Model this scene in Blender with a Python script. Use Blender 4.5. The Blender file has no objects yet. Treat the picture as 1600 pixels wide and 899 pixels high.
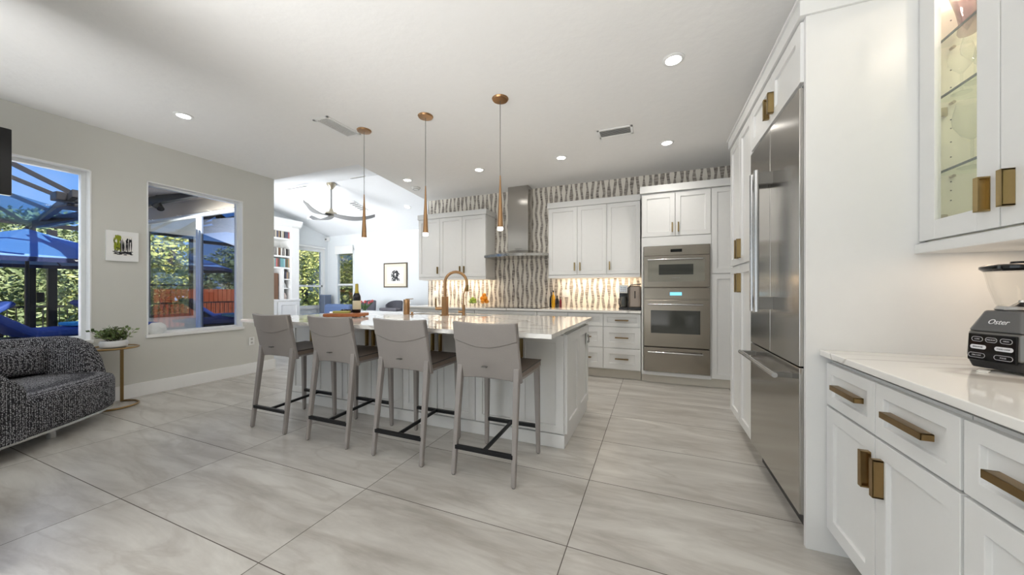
import bpy, bmesh, math, random
from mathutils import Vector, Matrix
random.seed(7)
R = math.radians
SC = bpy.context.scene
COL = SC.collection

# ------------------------------------------------------------------ camera
F = 537.0
YAW = math.atan(220.3 / 537)
CAM_H = 1.18
cd = bpy.data.cameras.new('camera')
cam = bpy.data.objects.new('camera', cd)
COL.objects.link(cam)
cam.location = (0, 0, CAM_H)
cam.rotation_euler = (R(90), 0, YAW)
cd.sensor_width = 36
cd.lens = F / 1600 * 36
cd.shift_y = 5.5 / 1600
cd.clip_start = 0.02
cd.clip_end = 200
SC.camera = cam

SC.view_settings.view_transform = 'Standard'
SC.view_settings.look = 'None'
SC.view_settings.exposure = 0.05
SC.view_settings.gamma = 1
SC.cycles.transparent_max_bounces = 32
SC.view_settings.use_curve_mapping = False

# ------------------------------------------------------------------ colour helpers
def lin(v):
    v /= 255.0
    return v / 12.92 if v <= 0.04045 else ((v + 0.055) / 1.055) ** 2.4
def C(r, g, b):
    return (lin(r), lin(g), lin(b), 1)

# ------------------------------------------------------------------ world and lights
w = bpy.data.worlds.new('sky')
SC.world = w
w.use_nodes = True
nt = w.node_tree
nt.nodes.clear()
wo = nt.nodes.new('ShaderNodeOutputWorld')
bg = nt.nodes.new('ShaderNodeBackground')
tc = nt.nodes.new('ShaderNodeTexCoord')
sx = nt.nodes.new('ShaderNodeSeparateXYZ')
rp = nt.nodes.new('ShaderNodeValToRGB')
rp.color_ramp.elements[0].position = 0.0
rp.color_ramp.elements[0].color = C(150, 190, 235)
rp.color_ramp.elements[1].position = 0.55
rp.color_ramp.elements[1].color = C(28, 96, 200)
e = rp.color_ramp.elements.new(0.16)
e.color = C(86, 152, 232)
nz = nt.nodes.new('ShaderNodeTexNoise')
nz.inputs['Scale'].default_value = 2.2
nz.inputs['Detail'].default_value = 6
cr = nt.nodes.new('ShaderNodeValToRGB')
cr.color_ramp.elements[0].position = 0.5
cr.color_ramp.elements[0].color = (0, 0, 0, 1)
cr.color_ramp.elements[1].position = 0.75
cr.color_ramp.elements[1].color = (0.5, 0.5, 0.5, 1)
mx = nt.nodes.new('ShaderNodeMix')
mx.data_type = 'RGBA'
nt.links.new(tc.outputs['Generated'], sx.inputs[0])
nt.links.new(sx.outputs['Z'], rp.inputs[0])
nt.links.new(tc.outputs['Generated'], nz.inputs['Vector'])
nt.links.new(nz.outputs['Fac'], cr.inputs[0])
nt.links.new(cr.outputs[0], mx.inputs[0])
nt.links.new(rp.outputs[0], mx.inputs[6])
mx.inputs[7].default_value = C(225, 235, 245)
nt.links.new(mx.outputs[2], bg.inputs[0])
bg.inputs[1].default_value = 1.25
nt.links.new(bg.outputs[0], wo.inputs[0])

def sun(name, energy, direction, color):
    l = bpy.data.lights.new(name, 'SUN')
    l.energy = energy
    l.angle = R(1.0)
    l.color = color
    o = bpy.data.objects.new(name, l)
    COL.objects.link(o)
    o.rotation_euler = Vector(direction).to_track_quat('-Z', 'Y').to_euler()
    return o
sun('sun', 8.0, (-0.75, -0.02, -0.66), (1.0, 0.95, 0.86))

def area(name, loc, direction, sxx, syy, power, color=(1, 1, 1), spread=180):
    l = bpy.data.lights.new(name, 'AREA')
    l.shape = 'RECTANGLE'
    l.size = sxx
    l.size_y = syy
    l.energy = power
    l.color = color
    l.spread = R(spread)
    o = bpy.data.objects.new(name, l)
    COL.objects.link(o)
    o.location = loc
    o.rotation_euler = Vector(direction).to_track_quat('-Z', 'Y').to_euler()
    return o
DAY = (0.96, 0.98, 1.0)
WARM = (1.0, 0.80, 0.58)
# added cool fill light behind the camera; the rear wall has no opening
area('rear_fill_light', (-3.0, -3.3, 1.3), (0.10, 1, 0.20), 3.8, 2.2, 40, (0.76, 0.88, 1.0))
# added up-facing fill to brighten the ceiling, standing in for a bounced flash
area('ceiling_bounce_fill', (-1.7, -2.0, 0.85), (0, 0.6, 1), 4.2, 2.4, 118, (1.0, 0.99, 0.98), 115)
area('left_window_daylight', (-5.60, 0.85, 1.55), (1, 0, -0.05), 1.4, 1.6, 12, DAY)
area('pass_window_daylight', (-5.60, 2.55, 1.55), (1, 0, -0.05), 0.9, 1.6, 0.01, DAY)
# daylight in the living room, coming from its sliding doors
area('living_door_daylight', (-6.6, 3.40, 1.5), (0.12, 1, 0.42), 2.0, 1.8, 78, DAY, 130)

# ------------------------------------------------------------------ materials
MATS = {}
def base_mat(name):
    m = bpy.data.materials.new(name)
    m.use_nodes = True
    MATS[name] = m
    return m, m.node_tree, m.node_tree.nodes['Principled BSDF']
def mat(name, col, rough=0.5, metal=0.0, spec=0.5, noise=0.0, nscale=20, bump=0.0, bscale=60, coat=0.0, aniso=0, stretch=None):
    m, t, b = base_mat(name)
    b.inputs['Base Color'].default_value = col
    b.inputs['Roughness'].default_value = rough
    b.inputs['Metallic'].default_value = metal
    b.inputs['Specular IOR Level'].default_value = spec
    b.inputs['Coat Weight'].default_value = coat
    tcn = t.nodes.new('ShaderNodeTexCoord')
    mp = t.nodes.new('ShaderNodeMapping')
    t.links.new(tcn.outputs['Object'], mp.inputs[0])
    if stretch:
        mp.inputs['Scale'].default_value = stretch
    n = t.nodes.new('ShaderNodeTexNoise')
    n.inputs['Scale'].default_value = nscale
    n.inputs['Detail'].default_value = 4
    t.links.new(mp.outputs[0], n.inputs['Vector'])
    k = max(noise, 0.015)
    mr = t.nodes.new('ShaderNodeMapRange')
    mr.inputs[3].default_value = 1 - k
    mr.inputs[4].default_value = 1 + k
    t.links.new(n.outputs['Fac'], mr.inputs[0])
    mm = t.nodes.new('ShaderNodeMix')
    mm.data_type = 'RGBA'
    mm.blend_type = 'MULTIPLY'
    mm.inputs[0].default_value = 1
    mm.inputs[6].default_value = col
    t.links.new(mr.outputs[0], mm.inputs[7])
    t.links.new(mm.outputs[2], b.inputs['Base Color'])
    if bump:
        n2 = t.nodes.new('ShaderNodeTexNoise')
        n2.inputs['Scale'].default_value = bscale
        n2.inputs['Detail'].default_value = 3
        t.links.new(mp.outputs[0], n2.inputs['Vector'])
        bp = t.nodes.new('ShaderNodeBump')
        bp.inputs['Strength'].default_value = bump
        bp.inputs['Distance'].default_value = 0.01
        t.links.new(n2.outputs['Fac'], bp.inputs['Height'])
        t.links.new(bp.outputs[0], b.inputs['Normal'])
    if aniso:
        b.inputs['Anisotropic'].default_value = aniso
    return m
def emit(name, col, strength):
    m, t, b = base_mat(name)
    b.inputs['Base Color'].default_value = col
    b.inputs['Emission Color'].default_value = col
    b.inputs['Emission Strength'].default_value = strength
    return m
def glass_mat(name, tint=(1, 1, 1, 1), refl=0.08, rough=0.0, fk=0.8):
    m, t, b = base_mat(name)
    t.nodes.remove(b)
    out = [n for n in t.nodes if n.type == 'OUTPUT_MATERIAL'][0]
    tr = t.nodes.new('ShaderNodeBsdfTransparent')
    tr.inputs[0].default_value = tint
    gl = t.nodes.new('ShaderNodeBsdfGlossy')
    gl.inputs['Roughness'].default_value = rough
    fr = t.nodes.new('ShaderNodeFresnel')
    fr.inputs[0].default_value = 1.45
    ad = t.nodes.new('ShaderNodeMath')
    ad.operation = 'MULTIPLY_ADD'
    ad.inputs[1].default_value = fk
    ad.inputs[2].default_value = refl - 0.04
    ad.use_clamp = True
    ms = t.nodes.new('ShaderNodeMixShader')
    t.links.new(fr.outputs[0], ad.inputs[0])
    t.links.new(ad.outputs[0], ms.inputs[0])
    t.links.new(tr.outputs[0], ms.inputs[1])
    t.links.new(gl.outputs[0], ms.inputs[2])
    t.links.new(ms.outputs[0], out.inputs[0])
    return m

M_CEIL = mat('ceiling_paint', C(245, 244, 242), 0.9, noise=0.01, bump=0.25, bscale=14)
M_VAULT = mat('vault_paint', C(244, 246, 248), 0.9)
M_WALL = mat('greige_wall_paint', C(211, 210, 203), 0.85, noise=0.015, nscale=3)
M_LWALL = mat('pale_blue_wall_paint', C(232, 236, 238), 0.85)
M_TRIM = mat('white_trim_paint', C(242, 242, 240), 0.4)
M_CAB = mat('white_cabinet_paint', C(230, 230, 228), 0.33, noise=0.01)
M_CABD = mat('cabinet_shadow_gap', C(120, 120, 118), 0.6)
M_KICK = mat('beige_toe_kick', C(214, 208, 196), 0.5)
M_BRASS = mat('brushed_brass', C(168, 146, 102), 0.32, 1.0, noise=0.06, nscale=60)
M_BRASSD = mat('aged_brass', C(150, 124, 84), 0.32, 1.0, noise=0.08, nscale=50)
M_COPPER = mat('brushed_copper_gold', C(178, 140, 102), 0.28, 1.0, noise=0.06, nscale=60)
M_STEEL = mat('brushed_stainless', C(176, 173, 168), 0.18, 1.0, noise=0.04, nscale=8, stretch=(1, 1, 60), aniso=0.5)
M_STEELD = mat('stainless_oven_front', C(160, 153, 143), 0.22, 1.0, noise=0.04, nscale=8, stretch=(1, 1, 60), aniso=0.5)
M_CHROME = mat('polished_steel', C(188, 188, 188), 0.22, 1.0)
M_LEATH = mat('taupe_leather', C(150, 144, 140), 0.42, noise=0.05, nscale=12, bump=0.15, bscale=140)
M_LEATHS = mat('taupe_leather_seat', C(126, 112, 102), 0.45, noise=0.12, nscale=9, bump=0.3, bscale=30)
M_BLACK = mat('black_metal', C(24, 24, 26), 0.4, 0.4)
M_BLACKG = mat('black_gloss', C(16, 16, 18), 0.08)
M_BLACKP = mat('black_plastic', C(34, 34, 36), 0.35)
M_DGLASS = mat('dark_oven_glass', C(58, 60, 56), 0.06, spec=0.8)
M_WHITEP = mat('white_plastic', C(235, 235, 232), 0.35)
M_PEWTER = mat('pewter_grey_metal', C(120, 118, 114), 0.3, 0.7)
M_WINF = mat('white_window_frame', C(236, 238, 238), 0.35)
M_DBRONZE = mat('dark_bronze_frame', C(34, 34, 40), 0.4, 0.3)
M_DECK = mat('patio_pavers', C(160, 160, 158), 0.8, noise=0.1, nscale=4)
M_GRASS = mat('lawn_grass', C(96, 120, 58), 0.95, noise=0.35, nscale=6)
M_BLUE = mat('navy_blue_canvas', C(120, 160, 214), 0.75, noise=0.06)
M_BLUEL = mat('bright_blue_cushion', C(42, 74, 150), 0.7)
M_TOWEL = mat('teal_striped_towel', C(90, 190, 215), 0.9, noise=0.4, nscale=30)
M_STUCCO = mat('beige_stucco', C(222, 208, 188), 0.9, noise=0.04, bump=0.3, bscale=40)
M_BARK = mat('tree_bark', C(92, 78, 62), 0.9, noise=0.2)
M_FENCE = mat('orange_wood_fence', C(190, 92, 52), 0.8, noise=0.2, nscale=5, stretch=(6, 6, .4))
M_GLASS = glass_mat('window_glass', (0.97, 0.98, 0.98, 1), 0.04)
M_CLEARP = glass_mat('cabinet_door_glass', (0.98, 0.985, 0.98, 1), 0.03, 0, 0.25)
def glassware(name, tint, edge, k0=.05, k1=.75):
    m, t, b = base_mat(name)
    t.nodes.remove(b)
    out = [n for n in t.nodes if n.type == 'OUTPUT_MATERIAL'][0]
    tr = t.nodes.new('ShaderNodeBsdfTransparent'); tr.inputs[0].default_value = tint
    gl = t.nodes.new('ShaderNodeBsdfGlossy'); gl.inputs['Roughness'].default_value = .08
    df = t.nodes.new('ShaderNodeBsdfDiffuse'); df.inputs[0].default_value = edge
    m2 = t.nodes.new('ShaderNodeMixShader'); m2.inputs[0].default_value = .35
    lw = t.nodes.new('ShaderNodeLayerWeight'); lw.inputs[0].default_value = .35
    pw = t.nodes.new('ShaderNodeMath'); pw.operation = 'POWER'; pw.inputs[1].default_value = 2.2
    mr = t.nodes.new('ShaderNodeMapRange'); mr.inputs[3].default_value = k0; mr.inputs[4].default_value = k1
    ms = t.nodes.new('ShaderNodeMixShader')
    t.links.new(lw.outputs['Facing'], pw.inputs[0]); t.links.new(pw.outputs[0], mr.inputs[0]); t.links.new(mr.outputs[0], ms.inputs[0])
    t.links.new(gl.outputs[0], m2.inputs[1]); t.links.new(df.outputs[0], m2.inputs[2])
    t.links.new(tr.outputs[0], ms.inputs[1]); t.links.new(m2.outputs[0], ms.inputs[2]); t.links.new(ms.outputs[0], out.inputs[0])
    return m
M_CGLASS = glassware('clear_glassware', (0.96, 0.97, 0.96, 1), C(235, 235, 230), .02, .5)
M_JAR = glassware('blender_jar_glass', (0.985, 0.985, 0.98, 1), C(205, 205, 200), .02, .35)
M_SHELFG = glass_mat('green_edge_glass', (0.95, 0.98, 0.96, 1), 0.04, 0, 0.2)
M_SHELFE = mat('dark_green_glass_edge', C(52, 70, 60), 0.1)
M_VASE = glassware('smoky_purple_glass', (0.72, 0.64, 0.66, 1), C(120, 104, 110))
M_MIRR = mat('tinted_reflective_glass', C(120, 130, 150), 0.02, 1.0)
M_PICW = mat('white_mat_board', C(240, 238, 232), 0.7)
M_FRAMEG = mat('bronze_picture_frame', C(104, 92, 74), 0.4, 0.3)
M_WOOD = mat('cutting_board_wood', C(168, 98, 52), 0.45, noise=0.25, nscale=6, stretch=(1, 8, 8))
M_FANB = mat('grey_fan_blade', C(140, 140, 140), 0.5)
M_NICK = mat('brushed_nickel', C(190, 180, 160), 0.3, 1.0)
M_DINCH = mat('charcoal_fabric', C(84, 84, 92), 0.9, noise=0.1)
M_CUSHB = mat('slate_blue_fabric', C(92, 112, 150), 0.9)
M_TABLEW = mat('white_table_lacquer', C(225, 228, 230), 0.2)
M_PLATE = mat('beige_pale_brick', C(222, 206, 198), 0.9, noise=0.1)
M_ROOF = mat('grey_roof_shingle', C(120, 112, 108), 0.9, noise=0.2)
M_PANEL = glass_mat('polycarbonate_panel', (0.62, 0.76, 0.84, 1), 0.06, 0.3, .3)
M_ORG = mat('orange_peel', C(250, 160, 30), 0.45, bump=0.3, bscale=200)
M_LIME = mat('lime_peel', C(140, 165, 50), 0.4, noise=0.1)
M_GRAPE = mat('dark_grape_skin', C(52, 34, 44), 0.3)
M_CHEESE = mat('herb_cheese', C(190, 190, 110), 0.6, noise=0.3, nscale=80)
M_WINEB = mat('dark_wine_glass', C(26, 22, 26), 0.08)
M_FOIL = mat('gold_foil', C(190, 170, 80), 0.35, 0.6)
M_LABEL = mat('cream_wine_label', C(232, 222, 190), 0.6)
M_OIL = mat('golden_oil', C(214, 160, 30), 0.12)
M_TULIP = mat('pink_tulip_petal', C(206, 96, 100), 0.6)
M_LEAF = mat('green_plant_leaf', C(74, 108, 56), 0.5, noise=0.2)
M_POT = mat('white_ceramic', C(225, 225, 225), 0.3, bump=0.2, bscale=40)
M_CLOTH = mat('white_crumpled_cloth', C(225, 225, 220), 0.9)
M_REDBAND = mat('dark_red_bottle', C(110, 30, 44), 0.2)
M_DOWN = emit('downlight_lens', (1, 0.97, 0.92, 1), 14)
M_DOWNL = emit('downlight_lens_living', (1, 1, 1, 1), 6)
M_PEND = emit('pendant_led', (1, 0.97, 0.93, 1), 12)
M_LED = emit('oven_display_blue', C(120, 200, 235), 1.2)
M_PATIOL = emit('flood_lamp_bulb', (1, 1, 0.9, 1), 1.5)

def math_node(t, op, a, b=None, c=None, clamp=False):
    n = t.nodes.new('ShaderNodeMath')
    n.operation = op
    n.use_clamp = clamp
    for i, v in enumerate((a, b, c)):
        if v is None:
            continue
        if isinstance(v, (int, float)):
            n.inputs[i].default_value = v
        else:
            t.links.new(v, n.inputs[i])
    return n.outputs[0]
def mixc(t, f, a, b):
    n = t.nodes.new('ShaderNodeMix')
    n.data_type = 'RGBA'
    for i, v in ((0, f), (6, a), (7, b)):
        if isinstance(v, (int, float, tuple)):
            n.inputs[i].default_value = v
        else:
            t.links.new(v, n.inputs[i])
    return n.outputs[2]

def floor_material():
    m, t, b = base_mat('porcelain_floor_tile')
    tcn = t.nodes.new('ShaderNodeTexCoord')
    s = t.nodes.new('ShaderNodeSeparateXYZ')
    t.links.new(tcn.outputs['Object'], s.inputs[0])
    u = math_node(t, 'DIVIDE', math_node(t, 'ADD', s.outputs[0], 0.368 + 121.5), 1.2150)
    v = math_node(t, 'DIVIDE', math_node(t, 'ADD', s.outputs[1], -0.962 + 60.3), 0.603)
    fu = math_node(t, 'FRACT', u); fv = math_node(t, 'FRACT', v)
    iu = math_node(t, 'FLOOR', u); iv = math_node(t, 'FLOOR', v)
    du = math_node(t, 'MULTIPLY', math_node(t, 'MINIMUM', fu, math_node(t, 'SUBTRACT', 1, fu)), 1.215)
    dv = math_node(t, 'MULTIPLY', math_node(t, 'MINIMUM', fv, math_node(t, 'SUBTRACT', 1, fv)), 0.603)
    d = math_node(t, 'MINIMUM', du, dv)
    grout = math_node(t, 'LESS_THAN', d, 0.0022)
    cmb = t.nodes.new('ShaderNodeCombineXYZ')
    t.links.new(iu, cmb.inputs[0]); t.links.new(iv, cmb.inputs[1])
    wn = t.nodes.new('ShaderNodeTexWhiteNoise')
    t.links.new(cmb.outputs[0], wn.inputs['Vector'])
    # veining, offset per tile
    off = t.nodes.new('ShaderNodeVectorMath'); off.operation = 'MULTIPLY_ADD'
    t.links.new(wn.outputs['Color'], off.inputs[0])
    off.inputs[1].default_value = (9, 9, 9)
    t.links.new(tcn.outputs['Object'], off.inputs[2])
    mp = t.nodes.new('ShaderNodeMapping')
    mp.inputs['Scale'].default_value = (0.8, 3.8, 1)
    mp.inputs['Rotation'].default_value = (0, 0, 0.12)
    t.links.new(off.outputs[0], mp.inputs[0])
    n1 = t.nodes.new('ShaderNodeTexNoise')
    n1.inputs['Scale'].default_value = 1.6; n1.inputs['Detail'].default_value = 7
    n1.inputs['Roughness'].default_value = 0.62; n1.inputs['Distortion'].default_value = 0.45
    t.links.new(mp.outputs[0], n1.inputs['Vector'])
    r = t.nodes.new('ShaderNodeValToRGB')
    r.color_ramp.elements[0].position = 0.32; r.color_ramp.elements[0].color = C(166, 161, 153)
    r.color_ramp.elements[1].position = 0.66; r.color_ramp.elements[1].color = C(207, 204, 197)
    e = r.color_ramp.elements.new(0.5); e.color = C(191, 187, 180)
    t.links.new(n1.outputs['Fac'], r.inputs[0])
    n2 = t.nodes.new('ShaderNodeTexNoise')
    n2.inputs['Scale'].default_value = 1.1; n2.inputs['Detail'].default_value = 9
    n2.inputs['Distortion'].default_value = 0.8
    t.links.new(mp.outputs[0], n2.inputs['Vector'])
    vein = math_node(t, 'SUBTRACT', 1, math_node(t, 'MULTIPLY', math_node(t, 'ABSOLUTE', math_node(t, 'SUBTRACT', n2.outputs['Fac'], 0.5)), 26, clamp=True), clamp=True)
    vein = math_node(t, 'MULTIPLY', vein, 0.35)
    c1 = mixc(t, vein, r.outputs[0], C(160, 152, 142))
    tone = t.nodes.new('ShaderNodeMapRange')
    tone.inputs[3].default_value = 0.95; tone.inputs[4].default_value = 1.03
    t.links.new(wn.outputs['Value'], tone.inputs[0])
    mu = t.nodes.new('ShaderNodeVectorMath'); mu.operation = 'SCALE'
    t.links.new(c1, mu.inputs[0]); t.links.new(tone.outputs[0], mu.inputs['Scale'])
    c2 = mixc(t, grout, mu.outputs[0], C(92, 84, 78))
    t.links.new(c2, b.inputs['Base Color'])
    t.links.new(math_node(t, 'MULTIPLY_ADD', grout, 0.5, 0.30), b.inputs['Roughness'])
    return m
M_FLOOR = floor_material()

def mosaic_material():
    m, t, b = base_mat('ivory_grey_stripe_mosaic')
    tcn = t.nodes.new('ShaderNodeTexCoord')
    s = t.nodes.new('ShaderNodeSeparateXYZ')
    t.links.new(tcn.outputs['Object'], s.inputs[0])
    P = 0.083
    x = math_node(t, 'DIVIDE', math_node(t, 'ADD', s.outputs[0], 10.0), P)
    i = math_node(t, 'FLOOR', x)
    f = math_node(t, 'SUBTRACT', math_node(t, 'FRACT', x), 0.5)
    row = math_node(t, 'FLOOR', math_node(t, 'DIVIDE', s.outputs[2], 0.30))
    cmb = t.nodes.new('ShaderNodeCombineXYZ')
    t.links.new(i, cmb.inputs[0])
    wn = t.nodes.new('ShaderNodeTexWhiteNoise'); t.links.new(cmb.outputs[0], wn.inputs['Vector'])
    sc = t.nodes.new('ShaderNodeSeparateColor'); t.links.new(wn.outputs['Color'], sc.inputs[0])
    z = math_node(t, 'DIVIDE', s.outputs[2], 0.36)
    tri = math_node(t, 'PINGPONG', math_node(t, 'ADD', z, math_node(t, 'MULTIPLY', sc.outputs[2], 0.35)), 0.5)  # 0..0.5
    tri = math_node(t, 'MULTIPLY_ADD', tri, 4, -1)
    sl = math_node(t, 'MULTIPLY_ADD', math_node(t, 'GREATER_THAN', sc.outputs[0], 0.5), 2, -1)
    sr = math_node(t, 'MULTIPLY_ADD', math_node(t, 'GREATER_THAN', sc.outputs[1], 0.35), 2, -1)
    sr = math_node(t, 'MULTIPLY', sr, -1)
    sr = math_node(t, 'MULTIPLY', sr, sl)
    left = math_node(t, 'MULTIPLY_ADD', math_node(t, 'MULTIPLY', sl, tri), 0.15, -0.26)
    right = math_node(t, 'MULTIPLY_ADD', math_node(t, 'MULTIPLY', sr, tri), 0.15, 0.26)
    inside = math_node(t, 'MULTIPLY', math_node(t, 'GREATER_THAN', f, left), math_node(t, 'LESS_THAN', f, right))
    n = t.nodes.new('ShaderNodeTexNoise'); n.inputs['Scale'].default_value = 14
    mp = t.nodes.new('ShaderNodeMapping'); mp.inputs['Scale'].default_value = (0.6, 1, 6)
    t.links.new(tcn.outputs['Object'], mp.inputs[0]); t.links.new(mp.outputs[0], n.inputs['Vector'])
    r = t.nodes.new('ShaderNodeValToRGB')
    r.color_ramp.elements[0].position = 0.3; r.color_ramp.elements[0].color = C(100, 92, 84)
    r.color_ramp.elements[1].position = 0.65; r.color_ramp.elements[1].color = C(196, 188, 178)
    t.links.new(n.outputs['Fac'], r.inputs[0])
    col = mixc(t, inside, r.outputs[0], C(238, 233, 222))
    # grout lines around the ivory strips
    t.links.new(col, b.inputs['Base Color'])
    b.inputs['Roughness'].default_value = 0.35
    bp = t.nodes.new('ShaderNodeBump'); bp.inputs['Strength'].default_value = 0.4; bp.inputs['Distance'].default_value = 0.003
    t.links.new(inside, bp.inputs['Height']); t.links.new(bp.outputs[0], b.inputs['Normal'])
    return m
M_MOSAIC = mosaic_material()

def quartz_material():
    m, t, b = base_mat('white_veined_quartz')
    tcn = t.nodes.new('ShaderNodeTexCoord')
    mp = t.nodes.new('ShaderNodeMapping')
    mp.inputs['Rotation'].default_value = (0, 0, 0.5)
    mp.inputs['Scale'].default_value = (0.5, 1.1, 1)
    t.links.new(tcn.outputs['Object'], mp.inputs[0])
    n = t.nodes.new('ShaderNodeTexNoise'); n.inputs['Scale'].default_value = 1.3
    n.inputs['Detail'].default_value = 3; n.inputs['Distortion'].default_value = 0.8
    t.links.new(mp.outputs[0], n.inputs['Vector'])
    d = math_node(t, 'ABSOLUTE', math_node(t, 'SUBTRACT', n.outputs['Fac'], 0.5))
    v = math_node(t, 'SUBTRACT', 1, math_node(t, 'MULTIPLY', d, 90, clamp=True), clamp=True)
    n3 = t.nodes.new('ShaderNodeTexNoise'); n3.inputs['Scale'].default_value = 3
    t.links.new(tcn.outputs['Object'], n3.inputs['Vector'])
    v = math_node(t, 'MULTIPLY', v, math_node(t, 'MULTIPLY', n3.outputs['Fac'], 1.1))
    col = mixc(t, v, C(240, 238, 233), C(128, 116, 106))
    t.links.new(col, b.inputs['Base Color'])
    b.inputs['Roughness'].default_value = 0.07
    b.inputs['Specular IOR Level'].default_value = 0.75
    return m
M_QUARTZ = quartz_material()

def tweed_material():
    m, t, b = base_mat('black_white_tweed')
    tcn = t.nodes.new('ShaderNodeTexCoord')
    vo = t.nodes.new('ShaderNodeTexVoronoi'); vo.inputs['Scale'].default_value = 105
    vo.inputs['Randomness'].default_value = 0.45
    mp = t.nodes.new('ShaderNodeMapping'); mp.inputs['Scale'].default_value = (1, 1, 0.8)
    t.links.new(tcn.outputs['Object'], mp.inputs[0]); t.links.new(mp.outputs[0], vo.inputs['Vector'])
    n = t.nodes.new('ShaderNodeTexNoise'); n.inputs['Scale'].default_value = 160
    t.links.new(tcn.outputs['Object'], n.inputs['Vector'])
    k = math_node(t, 'ADD', vo.outputs['Distance'], math_node(t, 'MULTIPLY', math_node(t, 'SUBTRACT', n.outputs['Fac'], 0.5), 0.9))
    r = t.nodes.new('ShaderNodeValToRGB')
    r.color_ramp.elements[0].position = 0.25; r.color_ramp.elements[0].color = C(176, 176, 180)
    r.color_ramp.elements[1].position = 0.48; r.color_ramp.elements[1].color = C(30, 30, 36)
    t.links.new(k, r.inputs[0]); t.links.new(r.outputs[0], b.inputs['Base Color'])
    b.inputs['Roughness'].default_value = 0.95
    bp = t.nodes.new('ShaderNodeBump'); bp.inputs['Strength'].default_value = 0.6; bp.inputs['Distance'].default_value = 0.006
    bp.invert = True
    t.links.new(vo.outputs['Distance'], bp.inputs['Height']); t.links.new(bp.outputs[0], b.inputs['Normal'])
    return m
M_TWEED = tweed_material()

def leaf_material(name, cols):
    m, t, b = base_mat(name)
    tcn = t.nodes.new('ShaderNodeTexCoord')
    n = t.nodes.new('ShaderNodeTexNoise'); n.inputs['Scale'].default_value = 3.1; n.inputs['Detail'].default_value = 8
    n.inputs['Roughness'].default_value = 0.8
    t.links.new(tcn.outputs['Object'], n.inputs['Vector'])
    r = t.nodes.new('ShaderNodeValToRGB')
    r.color_ramp.elements[0].position = 0.35; r.color_ramp.elements[0].color = cols[0]
    r.color_ramp.elements[1].position = 0.65; r.color_ramp.elements[1].color = cols[1]
    t.links.new(n.outputs['Fac'], r.inputs[0]); t.links.new(r.outputs[0], b.inputs['Base Color'])
    b.inputs['Roughness'].default_value = 0.6
    return m
M_LEAFD = leaf_material('hedge_foliage', (C(66, 92, 44), C(196, 206, 150)))
M_LEAFY = leaf_material('sunlit_foliage', (C(86, 130, 70), C(246, 238, 140)))

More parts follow.
